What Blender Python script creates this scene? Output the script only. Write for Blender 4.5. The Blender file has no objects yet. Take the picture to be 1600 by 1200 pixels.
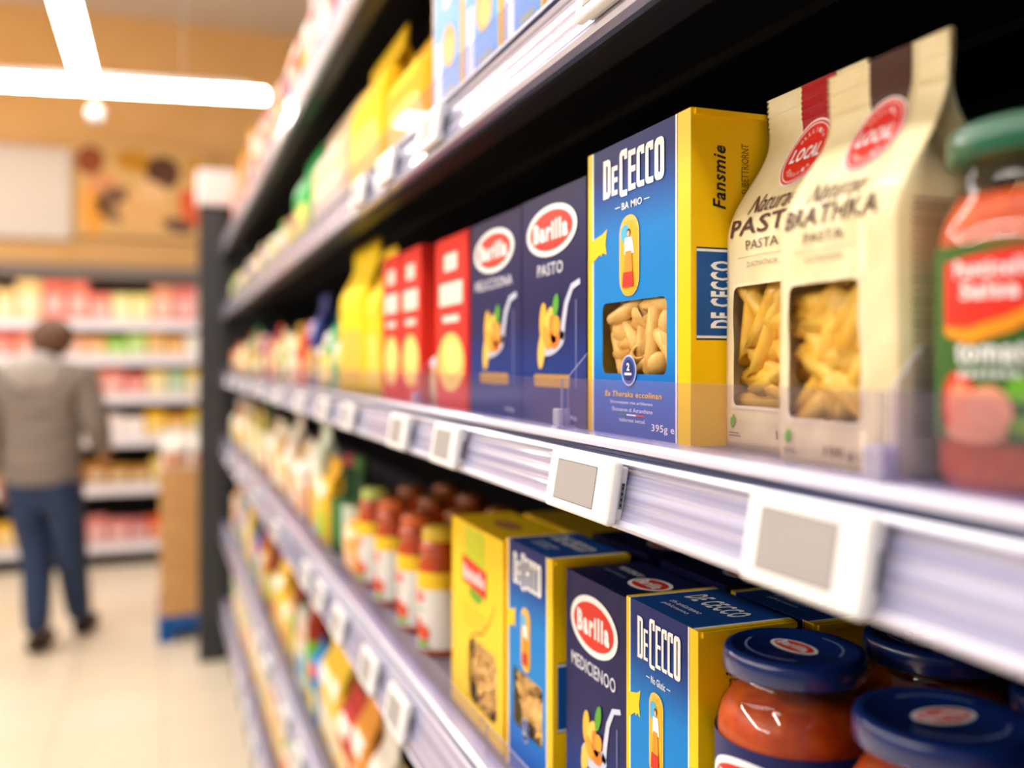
import bpy, bmesh, math, random
from mathutils import Vector, Matrix
from mathutils.geometry import tessellate_polygon
from math import sin, cos, pi, radians, exp, sqrt, atan2

C = bpy.context.scene.collection
SC = bpy.context.scene
EYE = 1.45                 # camera height above the floor
F, UV0, VV0 = 1450.0, 256.0, 567.0      # focal length (px), vanishing point of the aisle
TH = math.atan((800-UV0)/F)
CT, ST = cos(TH), sin(TH)
R90 = -pi/2

# ------------------------------------------------------------------ camera
cd = bpy.data.cameras.new('camera'); cam = bpy.data.objects.new('camera', cd); C.objects.link(cam)
cam.location = (0, 0, EYE); cam.rotation_euler = (pi/2, 0, -TH)
cd.sensor_width = 36; cd.lens = F/1600*36; cd.shift_y = -(600-VV0)/1600
cd.clip_start = .02; cd.clip_end = 60
cd.dof.use_dof = True; cd.dof.focus_distance = .60; cd.dof.aperture_fstop = 2.7
SC.camera = cam
# ------------------------------------------------------------------ world and view
w = bpy.data.worlds.new('hall'); SC.world = w; w.use_nodes = True
w.node_tree.nodes['Background'].inputs[0].default_value = (.95, .97, 1.0, 1)
w.node_tree.nodes['Background'].inputs[1].default_value = .22
SC.view_settings.view_transform = 'Standard'; SC.view_settings.look = 'None'
SC.view_settings.gamma = 1; SC.view_settings.exposure = 0.08
SC.view_settings.use_curve_mapping = False
LAMP = 36.0
random.seed(7)

# ------------------------------------------------------------------ materials
def lin(c):
    return tuple(((v/255)/12.92 if v/255 <= .04045 else ((v/255+.055)/1.055)**2.4) for v in c)
_m = {}
def mat(c, rough=.5, coat=0, metal=0, emit=0, key=''):
    k = (tuple(c), rough, coat, metal, emit, key)
    if k in _m: return _m[k]
    m = bpy.data.materials.new('mat'); m.use_nodes = True
    b = m.node_tree.nodes['Principled BSDF']
    b.inputs['Base Color'].default_value = (*lin(c), 1)
    b.inputs['Roughness'].default_value = rough; b.inputs['Metallic'].default_value = metal
    b.inputs['Coat Weight'].default_value = coat if coat >= .4 else 0; b.inputs['Coat Roughness'].default_value = .08
    if coat < .4: b.inputs['Specular IOR Level'].default_value = .25
    if emit:
        b.inputs['Emission Color'].default_value = (*lin(c), 1); b.inputs['Emission Strength'].default_value = emit
    _m[k] = m
    return m
def nodemat(name):
    m = bpy.data.materials.new(name); m.use_nodes = True
    return m, m.node_tree.nodes, m.node_tree.links, m.node_tree.nodes['Principled BSDF']
def noisy(c1, c2, scale=(1, 1, 1), ns=5, rough=.5, coat=0, lo=.35, hi=.65, bump=0, detail=3):
    m, N, L, b = nodemat('noisy')
    tc = N.new('ShaderNodeTexCoord'); mp = N.new('ShaderNodeMapping'); mp.inputs['Scale'].default_value = scale
    nz = N.new('ShaderNodeTexNoise'); nz.inputs['Scale'].default_value = ns; nz.inputs['Detail'].default_value = detail
    cr = N.new('ShaderNodeValToRGB'); cr.color_ramp.elements[0].position = lo; cr.color_ramp.elements[1].position = hi
    cr.color_ramp.elements[0].color = (*lin(c1), 1); cr.color_ramp.elements[1].color = (*lin(c2), 1)
    L.new(tc.outputs['Object'], mp.inputs[0]); L.new(mp.outputs[0], nz.inputs[0]); L.new(nz.outputs[0], cr.inputs[0])
    L.new(cr.outputs[0], b.inputs['Base Color'])
    b.inputs['Roughness'].default_value = rough; b.inputs['Coat Weight'].default_value = coat
    if bump:
        bp = N.new('ShaderNodeBump'); bp.inputs['Strength'].default_value = bump; bp.inputs['Distance'].default_value = .002
        L.new(nz.outputs[0], bp.inputs['Height']); L.new(bp.outputs[0], b.inputs['Normal'])
    return m
def clear(tint=(245, 243, 252), glossy=.10, rough=.04, haze=0.0, fres=.35):
    m, N, L, b = nodemat('clear'); N.remove(b); out = N['Material Output']
    tr = N.new('ShaderNodeBsdfTransparent'); tr.inputs[0].default_value = (*lin(tint), 1)
    gl = N.new('ShaderNodeBsdfGlossy'); gl.inputs['Roughness'].default_value = rough
    df = N.new('ShaderNodeBsdfDiffuse'); df.inputs[0].default_value = (.75, .72, .85, 1)
    lw = N.new('ShaderNodeLayerWeight'); lw.inputs[0].default_value = .25
    ma = N.new('ShaderNodeMath'); ma.operation = 'MULTIPLY_ADD'; ma.inputs[1].default_value = fres; ma.inputs[2].default_value = glossy; ma.use_clamp = True
    mh = N.new('ShaderNodeMixShader'); mh.inputs[0].default_value = haze
    mx = N.new('ShaderNodeMixShader')
    L.new(lw.outputs['Fresnel'], ma.inputs[0]); L.new(ma.outputs[0], mx.inputs[0])
    L.new(tr.outputs[0], mh.inputs[1]); L.new(df.outputs[0], mh.inputs[2])
    L.new(mh.outputs[0], mx.inputs[1]); L.new(gl.outputs[0], mx.inputs[2]); L.new(mx.outputs[0], out.inputs[0])
    return m
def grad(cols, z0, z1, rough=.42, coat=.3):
    # a colour blend running up the carton
    m, N, L, b = nodemat('height_blend')
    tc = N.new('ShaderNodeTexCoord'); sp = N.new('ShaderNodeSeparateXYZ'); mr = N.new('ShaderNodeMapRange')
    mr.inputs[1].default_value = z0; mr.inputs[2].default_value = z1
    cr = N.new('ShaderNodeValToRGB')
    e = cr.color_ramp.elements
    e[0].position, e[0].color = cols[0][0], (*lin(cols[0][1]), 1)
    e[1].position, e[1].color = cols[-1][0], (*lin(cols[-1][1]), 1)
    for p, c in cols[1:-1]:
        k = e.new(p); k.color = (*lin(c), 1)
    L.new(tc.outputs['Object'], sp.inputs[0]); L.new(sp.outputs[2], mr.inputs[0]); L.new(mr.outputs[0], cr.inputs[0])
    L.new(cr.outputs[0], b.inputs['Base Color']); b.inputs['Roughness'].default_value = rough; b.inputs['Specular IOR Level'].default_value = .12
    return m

WHITE = mat((245, 243, 240), .4); PRINTW = mat((250, 250, 250), .4, .2)
BLACK = mat((24, 23, 24), .45); YEL = mat((255, 206, 0), .38, .25); NAVY = mat((30, 38, 100), .35, .3)
RED = mat((226, 45, 32), .4, .2); CREAM = mat((238, 220, 172), .55); CREAM2 = mat((243, 228, 188), .5, .1)
BROWN = mat((78, 48, 38), .55); DKRED = mat((172, 24, 30), .5); INK = mat((84, 50, 46), .6); BLK = mat((35, 30, 30), .5)
GRAYT = mat((150, 130, 120), .6)
PASTA = noisy((232, 178, 84), (246, 206, 122), (1, 1, 1), 60, .45, .15, bump=.1)
PASTA2 = noisy((240, 180, 48), (250, 205, 84), (1, 1, 1), 60, .42, .2, bump=.1)
FILM = clear((255, 255, 255), .02, .08)
GLASS = clear((250, 248, 245), .05, .03)
ACRY = clear((244, 242, 252), .0, .05, .03, .12)
ACRYEDGE = clear((230, 226, 245), .05, .2, .35, .2)
SAUCE = noisy((206, 70, 0), (228, 96, 4), (1, 1, 1), 90, .4, .15, bump=.1)
SAUCE2 = noisy((176, 40, 14), (214, 74, 20), (1, 1, 1), 70, .3, .4)

# ------------------------------------------------------------------ object helpers
def tag(o, label, cat, group=None, kind=None):
    if label: o['label'] = label
    if cat: o['category'] = cat
    if group: o['group'] = group
    if kind: o['kind'] = kind
    return o
def thing(name, label, cat, loc=(0, 0, 0), rz=0, group=None):
    o = bpy.data.objects.new(name, None); C.objects.link(o); o.empty_display_size = .02
    o.location = loc; o.rotation_euler = (0, 0, rz)
    return tag(o, label, cat, group)
def link(name, me, parent=None, smooth=False):
    o = bpy.data.objects.new(name, me); C.objects.link(o)
    if parent: o.parent = parent
    if smooth:
        for p in me.polygons: p.use_smooth = True
    return o
def from_bm(name, bm, mats, parent=None, smooth=False):
    me = bpy.data.meshes.new(name); bm.to_mesh(me); bm.free()
    for m in (mats if isinstance(mats, (list, tuple)) else [mats]): me.materials.append(m)
    return link(name, me, parent, smooth)
def bx(bm, x0, x1, y0, y1, z0, z1, mi=0, bev=0, seg=2):
    r = bmesh.ops.create_cube(bm, size=1)
    for v in r['verts']:
        v.co = Vector(((x0+x1)/2+v.co.x*(x1-x0), (y0+y1)/2+v.co.y*(y1-y0), (z0+z1)/2+v.co.z*(z1-z0)))
    fs = {f for v in r['verts'] for f in v.link_faces}
    for f in fs: f.material_index = mi
    if bev:
        es = list({e for v in r['verts'] for e in v.link_edges})
        bmesh.ops.bevel(bm, geom=es, offset=bev, segments=seg, affect='EDGES', profile=.5)
def box(name, x0, x1, y0, y1, z0, z1, m, parent=None, bev=0, seg=2):
    bm = bmesh.new(); bx(bm, x0, x1, y0, y1, z0, z1, 0, bev, seg)
    return from_bm(name, bm, m, parent, False)
def lathe(name, prof, m, parent=None, n=48, cap=True, c=(0, 0, 0), knurl=0):
    bm = bmesh.new(); rings = []
    for (r, z) in prof:
        rings.append([bm.verts.new((c[0]+(r*(1+(knurl if (i % 2) else 0)))*cos(2*pi*i/n), c[1]+(r*(1+(knurl if (i % 2) else 0)))*sin(2*pi*i/n), c[2]+z)) for i in range(n)])
    for a, b in zip(rings, rings[1:]):
        for i in range(n):
            bm.faces.new((a[i], a[(i+1) % n], b[(i+1) % n], b[i]))
    if cap:
        bm.faces.new(rings[0][::-1]); bm.faces.new(rings[-1])
    o = from_bm(name, bm, m, parent, True)
    return o
def extrude_y(name, prof, y0, y1, mats, parent=None, mis=None, smooth=False):
    # closed profile in X-Z swept along Y
    bm = bmesh.new()
    a = [bm.verts.new((x, y0, z)) for x, z in prof]; b = [bm.verts.new((x, y1, z)) for x, z in prof]
    n = len(prof)
    for i in range(n):
        f = bm.faces.new((a[i], b[i], b[(i+1) % n], a[(i+1) % n]))
        if mis: f.material_index = mis[i]
    bm.faces.new(a); bm.faces.new(b[::-1])
    bmesh.ops.recalc_face_normals(bm, faces=bm.faces)
    return from_bm(name, bm, mats, parent, smooth)
def Yof(u, X):
    zc = F*X/(CT*(u-UV0)); return (zc-X*ST)/CT

# ------------------------------------------------------------------ flat printed artwork
_t = {}
def text_mesh(s, bold, shear):
    k = (s, bold, shear)
    if k in _t: return _t[k]
    cu = bpy.data.curves.new('t', 'FONT'); cu.body = s; cu.size = 1; cu.offset = bold; cu.shear = shear; cu.space_character = 1+bold*4.5
    cu.resolution_u = 2; cu.fill_mode = 'FRONT'
    o = bpy.data.objects.new('t', cu); C.objects.link(o)
    dg = bpy.context.evaluated_depsgraph_get(); dg.update()
    me = bpy.data.meshes.new_from_object(o.evaluated_get(dg))
    vs = [(v.co.x, v.co.y) for v in me.vertices]; fs = [tuple(p.vertices) for p in me.polygons]
    bpy.data.objects.remove(o); bpy.data.curves.remove(cu); bpy.data.meshes.remove(me)
    x0 = min(v[0] for v in vs); x1 = max(v[0] for v in vs); y0 = min(v[1] for v in vs); y1 = max(v[1] for v in vs)
    _t[k] = ([((x-x0)/(x1-x0)-.5, (y-y0)/(y1-y0)-.5) for x, y in vs], fs, (x1-x0)/(y1-y0))
    return _t[k]
class Art:
    def __init__(s): s.it = []; s.mats = []
    def mi(s, m):
        if m not in s.mats: s.mats.append(m)
        return s.mats.index(m)
    def poly(s, pts, m, ly=1, holes=()):
        loops = [[Vector((x, y, 0)) for x, y in pts]]+[[Vector((x, y, 0)) for x, y in h] for h in holes]
        tris = tessellate_polygon(loops); vs = [(v.x, v.y) for lp in loops for v in lp]
        fs = []
        for t in tris:
            a, b, c = (vs[i] for i in t)
            ar = (b[0]-a[0])*(c[1]-a[1])-(b[1]-a[1])*(c[0]-a[0])
            if abs(ar) < 1e-14: continue
            fs.append(tuple(t) if ar > 0 else tuple(t[::-1]))
        s.it.append((vs, fs, s.mi(m), ly)); return s
    @staticmethod
    def rr(x0, y0, x1, y1, r, n=6):
        if r <= 0: return [(x0, y0), (x1, y0), (x1, y1), (x0, y1)]
        P = []
        for cx, cy, a in ((x1-r, y0+r, -90), (x1-r, y1-r, 0), (x0+r, y1-r, 90), (x0+r, y0+r, 180)):
            for i in range(n+1):
                t = radians(a+90*i/n); P.append((cx+r*cos(t), cy+r*sin(t)))
        return P
    def rect(s, x0, y0, x1, y1, m, ly=1, r=0): return s.poly(s.rr(x0, y0, x1, y1, r), m, ly)
    def ell(s, cx, cy, rx, ry, m, ly=1, n=36, rot=0):
        P = []
        for i in range(n):
            t = 2*pi*i/n; a, b = rx*cos(t), ry*sin(t)
            P.append((cx+a*cos(rot)-b*sin(rot), cy+a*sin(rot)+b*cos(rot)))
        return s.poly(P, m, ly)
    def ring(s, cx, cy, r0x, r0y, r1x, r1y, m, ly=1, n=36):
        o = [(cx+r1x*cos(2*pi*i/n), cy+r1y*sin(2*pi*i/n)) for i in range(n)]
        h = [(cx+r0x*cos(2*pi*i/n), cy+r0y*sin(2*pi*i/n)) for i in range(n)]
        return s.poly(o, m, ly, [h])
    def text(s, t, cx, cy, h, m, ly=2, w=None, bold=0, shear=0, rot=0):
        vs, fs, asp = text_mesh(t, bold, shear)
        W = w if w else h*asp
        o = [(x*W, y*h) for x, y in vs]
        o = [(cx+x*cos(rot)-y*sin(rot), cy+x*sin(rot)+y*cos(rot)) for x, y in o]
        s.it.append((o, fs, s.mi(m), ly)); return s
    def stroke(s, pts, wd, m, ly=1, taper=1):
        n = len(pts); L, Rr = [], []
        for i, (x, y) in enumerate(pts):
            a = pts[max(0, i-1)]; b = pts[min(n-1, i+1)]; dx, dy = b[0]-a[0], b[1]-a[1]; l = sqrt(dx*dx+dy*dy) or 1
            k = wd/2*(1+(taper-1)*i/(n-1)); L.append((x-dy/l*k, y+dx/l*k)); Rr.append((x+dy/l*k, y-dx/l*k))
        return s.poly(Rr+L[::-1], m, ly)
    def glyph(s, ch, x0, z0, w, h, m, ly=3, t=.39):
        # tall condensed poster capitals
        tx, tz = w*t, w*t*.95; x1, z1 = x0+w, z0+h; r = w*.36
        if ch in 'DO':
            out = s.rr(x0, z0, x1, z1, r) if ch == 'O' else [(x0, z0)]+s.rr(x0, z0, x1, z1, r)[:14]+[(x0, z1)]
            return s.poly(out, m, ly, [s.rr(x0+tx, z0+tz, x1-tx, z1-tz, r*.25)])
        if ch == 'C':
            o = s.rr(x0, z0, x1, z1, r); q = h*.22
            s.poly([(x0+tx, z1-tz-r*.1), (x0+tx, z0+tz+r*.1), (x0+tx*1.15, z0+tz), (x1, z0+tz), (x1, z0)]+[(x0+r, z0)]+[p for p in o[21:28]][::-1]+[p for p in o[14:21]][::-1]+[(x1, z1), (x1, z1-q), (x1-tx, z1-q), (x1-tx, z1-tz), (x0+tx*1.15, z1-tz)], m, ly)
            return s
        s.rect(x0, z0, x0+tx, z1, m, ly)
        for zz in (z0, z0+(h-tz)*.52, z1-tz): s.rect(x0+tx, zz, x1, zz+tz, m, ly)
        return s
    def build(s, name, parent, mapf, grid=None, lift=.00018, label=None):
        bm = bmesh.new(); lay = bm.faces.layers.int.new('ly')
        for vs, fs, mi, ly in s.it:
            V = [bm.verts.new((x, y, 0)) for x, y in vs]
            for f in fs:
                try: q = bm.faces.new([V[i] for i in f])
                except ValueError: continue
                q.material_index = mi; q[lay] = ly
        if grid:
            for ax, lst in ((0, grid[0]), (1, grid[1])):
                for c in lst:
                    co = Vector((0, 0, 0)); co[ax] = c; no = Vector((0, 0, 0)); no[ax] = 1
                    bmesh.ops.bisect_plane(bm, geom=bm.verts[:]+bm.edges[:]+bm.faces[:], plane_co=co, plane_no=no, dist=1e-7)
        for v in bm.verts:
            l = v.link_faces[0][lay] if v.link_faces else 0
            v.co = Vector(mapf(v.co.x, v.co.y, l*lift))
        o = from_bm(name, bm, s.mats, parent)
        if label: o['label'] = label
        return o
def flat(x, z, o): return (x, -o, z)
def frange(a, b, n): return [a+(b-a)*i/n for i in range(1, n)]

# ------------------------------------------------------------------ pasta
def penne_mesh(L=.042, r=.0052, mt=PASTA, n=20):
    bm = bmesh.new()
    def ring(rad, x, tilt, ridge):
        out = []
        for i in range(n):
            a = 2*pi*i/n; rr = rad*(1+(.06 if i % 2 else 0) if ridge else 1)
            y, z = rr*cos(a), rr*sin(a)
            out.append(bm.verts.new((x+z*tilt, y, z)))
        return out
    R = [ring(r*.7, -L/2+.001, .9, 0), ring(r, -L/2, .9, 1), ring(r*1.0, -L/6, .3, 1), ring(r, L/6, -.3+.6, 1), ring(r, L/2, .9, 1), ring(r*.7, L/2-.001, .9, 0)]
    R.append(ring(r*.7, L/4, .3, 0))
    R.insert(0, ring(r*.7, -L/4, .3, 0))
    for a, b in zip(R, R[1:]):
        for i in range(n): bm.faces.new((a[i], a[(i+1) % n], b[(i+1) % n], b[i]))
    bmesh.ops.recalc_face_normals(bm, faces=bm.faces)
    me = bpy.data.meshes.new('penne'); bm.to_mesh(me); bm.free(); me.materials.append(mt)
    for p in me.polygons: p.use_smooth = True
    return me
PEN = penne_mesh(); PEN2 = penne_mesh(.046, .0062, PASTA2)
PENS = penne_mesh(.030, .0042, PASTA)
def shell_mesh():
    # pasta shell: a curled cup
    bm = bmesh.new(); G = []
    for i in range(13):
        t = i/12; row = []
        for j in range(11):
            a = -2.4+4.8*j/10; r = .0085*sin(pi*(.08+.84*t))*(1+.05*(j % 2))
            row.append(bm.verts.new(((t-.5)*.024, r*sin(a), r*cos(a)*.8)))
        G.append(row)
    for i in range(12):
        for j in range(10): bm.faces.new((G[i][j], G[i+1][j], G[i+1][j+1], G[i][j+1]))
    me = bpy.data.meshes.new('shell'); bm.to_mesh(me); bm.free(); me.materials.append(PASTA)
    for p in me.polygons: p.use_smooth = True
    return me
SHELL = shell_mesh()
def fill_pasta(parent, x0, x1, z0, z1, ydepth, meshes, nx, nz, seed, y0=.005, layers=2, edge=.004):
    rnd = random.Random(seed)
    dx, dz = (x1-x0)/nx, (z1-z0)/nz
    for ly in range(layers):
        for i in range(nx):
            for j in range(nz):
                me = rnd.choice(meshes)
                o = link(me.name.split('.')[0], me, parent)
                ry = rnd.uniform(-1.5, 1.5); hx = .021*abs(cos(ry))*.92; lim = max(0, (x1-x0)/2+edge-hx)
                cx_ = x0+dx*(i+.5)+rnd.uniform(-.25, .25)*dx-(x0+x1)/2
                hz = .021*abs(sin(ry))*.92; limz = max(0, (z1-z0)/2+edge-hz); cz_ = z0+dz*(j+.5)+rnd.uniform(-.25, .25)*dz-(z0+z1)/2
                o.location = ((x0+x1)/2+max(-lim, min(lim, cx_)), y0+ly*.009+rnd.uniform(0, .004), (z0+z1)/2+max(-limz, min(limz, cz_)))
                o.rotation_euler = (rnd.uniform(-pi, pi), ry, rnd.uniform(-.15, .15))

# ------------------------------------------------------------------ cartons
def carton(root, w, d, h, mside, mtop, mfront, window=None, mback=None, name='carton'):
    bm = bmesh.new(); a = -w/2; b = w/2
    q = lambda P, mi: setattr(bm.faces.new([bm.verts.new(p) for p in P]), 'material_index', mi)
    q([(b, 0, 0), (b, d, 0), (b, d, h), (b, 0, h)], 0)
    q([(a, d, 0), (a, 0, 0), (a, 0, h), (a, d, h)], 0)
    q([(b, d, 0), (a, d, 0), (a, d, h), (b, d, h)], 2)
    q([(a, 0, h), (b, 0, h), (b, d, h), (a, d, h)], 1)
    q([(a, d, 0), (b, d, 0), (b, 0, 0), (a, 0, 0)], 0)
    art = Art(); hole = []
    if window: x0, z0, x1, z1, r = window; hole = [Art.rr(x0, z0, x1, z1, r)]
    art.poly([(a, 0), (b, 0), (b, h), (a, h)], mfront, 0, hole)
    for vs, fs, mi, ly in art.it:
        V = [bm.verts.new((x, 0, y)) for x, y in vs]
        for f in fs:
            g = bm.faces.new([V[i] for i in f]); g.material_index = 3
    bmesh.ops.remove_doubles(bm, verts=bm.verts, dist=1e-6)
    return from_bm(name, bm, [mside, mtop, mback or mside, mfront], root)

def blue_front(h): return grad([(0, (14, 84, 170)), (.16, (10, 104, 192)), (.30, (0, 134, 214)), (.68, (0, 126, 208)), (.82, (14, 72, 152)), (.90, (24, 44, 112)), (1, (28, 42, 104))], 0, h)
def blue_carton(w, d, h, label, seed, group=None, detail=2, small_text='BA MIO', side=True, loc=(0, 0, 0), rz=R90, pasta=True, shells=True):
    r = thing('pasta_box', label, 'pasta box', loc, rz, group)
    ys, yr = .05*w, .105*w
    xl, xr = -w/2+ys, w/2-yr
    wx0, wx1 = -w/2+.165*w, -w/2+.80*w
    wz0, wz1 = h*.21, h*.455
    win = (wx0, wz0, wx1, wz1, .006) if detail > 0 else None
    topm = mat((28, 74, 150), .35, .3)
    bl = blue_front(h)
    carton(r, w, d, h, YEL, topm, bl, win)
    A = Art()
    A.rect(-w/2, 0, xl, h, YEL, 1); A.rect(xl, 0, xl+.014*w, h, PRINTW, 1)
    A.rect(xr, 0, w/2, h, YEL, 1); A.rect(xr-.02*w, 0, xr-.006*w, h, PRINTW, 1)
    if detail > 0:
        A.poly([(-w/2+.03*w, h*.60), (-w/2+.03*w, h*.685), (-w/2+.17*w, h*.70), (-w/2+.22*w, h*.715), (-w/2+.20*w, h*.665), (-w/2+.215*w, h*.625), (-w/2+.17*w, h*.635), (-w/2+.15*w, h*.622), (-w/2+.14*w, h*.632)], YEL, 2)
    A.build('side_stripes', r, flat, label='yellow and white edge stripes')
    T = Art()
    cx = -w/2+.48*w
    # tall condensed letters
    gx = -w/2+.18*w; K = .83
    T.glyph('D', gx, h*.820, .098*w*K, h*.135, PRINTW)
    T.glyph('E', gx+.112*w*K, h*.823, .075*w*K, h*.100, PRINTW, t=.40)
    T.glyph('C', gx+.212*w*K, h*.808, .095*w*K, h*.158, PRINTW)
    for k, ch in enumerate('ECCO'):
        T.glyph(ch, gx+(.320+.101*k)*w*K, h*.820, (.088 if ch != 'O' else .104)*w*K, h*.134, PRINTW, t=.41)
    if detail > 1:
        T.text(small_text, cx, h*.775, h*.024, PRINTW, 3, w=.2*w, bold=.01)
        T.rect(cx-.17*w, h*.774, cx-.12*w, h*.777, PRINTW, 3); T.rect(cx+.12*w, h*.774, cx+.17*w, h*.777, PRINTW, 3)
        T.build('lettering', r, flat, label='white condensed brand lettering'); T = Art()
        YT = mat((250, 200, 60), .5)
        T.text('Ea Thoraka eccolinan', cx, h*.142, h*.019, YT, 3, w=.56*w, bold=.02, shear=.15)
        T.text('Donnepasi me.artilanso', cx-.01*w, h*.113, h*.013, PRINTW, 3, w=.42*w)
        T.text('Dosseron di Asrandiano', cx, h*.09, h*.013, PRINTW, 3, w=.40*w)
        T.rect(cx-.13*w, h*.071, cx-.05*w, h*.076, mat((30, 130, 70)), 3); T.rect(cx-.05*w, h*.071, cx+.04*w, h*.076, PRINTW, 3); T.rect(cx+.04*w, h*.071, cx+.12*w, h*.076, RED, 3)
        T.text('italicrest setsal', cx, h*.056, h*.012, PRINTW, 3, w=.25*w)
        T.build('small_print', r, flat, label='yellow and white small print low on the front'); T = Art()
        T.text('395g e', -w/2+.77*w, h*.038, h*.030, PRINTW, 3, w=.2*w, bold=.01)
    T.build('weight_mark' if detail > 1 else 'lettering', r, flat)
    P = Art()                                  # oval medallion with a country figure
    mx, mw = -w/2+.455*w, .10*w
    z0, z1 = h*.470, h*.74
    P.rect(mx-mw, z0, mx+mw, z1, mat((246, 190, 90), .4), 3, r=mw*.9)
    P.rect(mx-mw*.82, z0+.006*h, mx+mw*.82, z1-.018*h, mat((240, 180, 20), .4), 4, r=mw*.7)
    P.rect(mx-mw*.8, z1-.09*h, mx+mw*.1, z1-.03*h, mat((70, 180, 225), .4), 5, r=mw*.4)
    if detail > 1:
        P.ell(mx, z1-.058*h, mw*.2, .012*h, mat((90, 50, 30)), 6); P.ell(mx, z1-.062*h, mw*.14, .009*h, mat((235, 180, 150)), 7)
    P.poly([(mx-mw*.35, z1-.075*h), (mx+mw*.35, z1-.075*h), (mx+mw*.55, z1-.13*h), (mx-mw*.45, z1-.13*h)], PRINTW, 6)
    P.poly([(mx-mw*.3, z1-.12*h), (mx+mw*.3, z1-.12*h), (mx+mw*.45, z0+.06*h), (mx-mw*.5, z0+.06*h)], mat((240, 150, 40)), 7)
    P.poly([(mx-mw*.5, z0+.08*h), (mx+mw*.45, z0+.08*h), (mx+mw*.5, z0+.03*h), (mx-mw*.6, z0+.03*h)], mat((205, 45, 40)), 8)
    P.build('medallion', r, flat, label='small upright yellow oval picture')
    if win:
        Bd = Art()
        bx_, bz = -w/2+.455*w, wz0+.012*h
        Bd.ell(bx_, bz, .075*w, .052*h, mat((190, 205, 235)), 5); Bd.ell(bx_, bz, .066*w, .046*h, mat((60, 90, 170)), 6)
        Bd.ell(bx_, bz, .05*w, .036*h, mat((28, 46, 110)), 7); Bd.text('2', bx_, bz+.012*h, h*.026, PRINTW, 8, w=.03*w, bold=.03)
        Bd.rect(bx_-.035*w, bz-.016*h, bx_+.035*w, bz-.008*h, PRINTW, 8)
        Bd.build('badge', r, flat, label='round navy badge with number two')
        pad = .004
        box('tray', wx0-.012, wx1+.012, .024, .026, wz0-.012, wz1+.012, mat((120, 92, 52), .8), r)
        Fm = Art(); Fm.rect(wx0, wz0, wx1, wz1, FILM, 0, r=.006)
        Fm.build('window_film', r, lambda x, z, o: (x, .0004, z))
        if detail > 1:
            fill_pasta(r, wx0, wx1, wz0, wz1, .02, [PEN, PEN, SHELL] if shells else [PENS], 5, 4, seed, y0=.0075, layers=2)
        else:
            one_pasta(r, wx0, wx1, wz0, wz1, seed)
    if side:                                   # printing on the yellow side and the top
        sd = lambda x, z, o: (w/2+o, x, z)
        S = Art()
        DB = mat((20, 84, 160), .38, .2)
        S.text('Fansmie', d*.33, h*.80, h*.045, BLK, 2, w=h*.19, bold=.02, shear=.25, rot=pi/2)
        S.text('SUBETTRIORNT', d*.64, h*.83, h*.026, mat((120, 90, 20)), 2, w=h*.15, rot=pi/2)
        S.rect(.06*d, h*.315, .96*d, h*.590, mat((24, 40, 60)), 1); S.rect(.06*d, h*.32, .96*d, h*.585, PRINTW, 2); S.rect(.06*d, h*.328, .96*d, h*.577, DB, 3)
        S.text('DE CECCO', d*.36, h*.45, d*.28, PRINTW, 4, w=h*.20, bold=.04, rot=pi/2)
        S.text('PASTANO', d*.64, h*.45, d*.09, PRINTW, 4, w=h*.11, rot=pi/2)
        S.build('side_panel_print', r, sd, label='blue panel and black script on the yellow side')
        tp = lambda x, z, o: (x, z, h+o)
        U = Art()
        U.rect(-w/2, 0, xl, d, YEL, 1); U.rect(xl, 0, xl+.02*w, d, PRINTW, 1)
        U.rect(w/2-.04*w, 0, w/2, d, YEL, 1); U.rect(w/2-.07*w, 0, w/2-.04*w, d, PRINTW, 1)
        U.text('DE CECCO', 0, d*.62, d*.26, PRINTW, 2, w=.62*w, bold=.03)
        U.text('thi ankaranno', -.05*w, d*.32, d*.08, PRINTW, 2, w=.4*w); U.text('plhlcranno', -.05*w, d*.20, d*.08, PRINTW, 2, w=.34*w)
        U.build('top_print', r, tp, label='white lettering on the blue top flap')
        fl = bmesh.new(); bx(fl, w/2-.0012, w/2+.0022, .002, d, h-.004, h-.0005)
        from_bm('flap', fl, YEL, r)
    return r
def one_pasta(parent, x0, x1, z0, z1, seed, mt=PASTA, L=.022, rr=.0034, n=46, y0=.006, name='pasta'):
    rnd = random.Random(seed); bm = bmesh.new()
    for k in range(n):
        c = Vector((rnd.uniform(x0, x1), y0+rnd.uniform(0, .008), rnd.uniform(z0, z1)))
        M = Matrix.Translation(c) @ Matrix.Rotation(rnd.uniform(-1.5, 1.5), 4, 'Y') @ Matrix.Rotation(rnd.uniform(-.3, .3), 4, 'Z') @ Matrix.Rotation(pi/2, 4, 'Y')
        bmesh.ops.create_cone(bm, cap_ends=True, segments=8, radius1=rr, radius2=rr, depth=L, matrix=M)
    o = from_bm(name, bm, mt, parent, True); o['kind'] = 'stuff'
    return o

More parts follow.
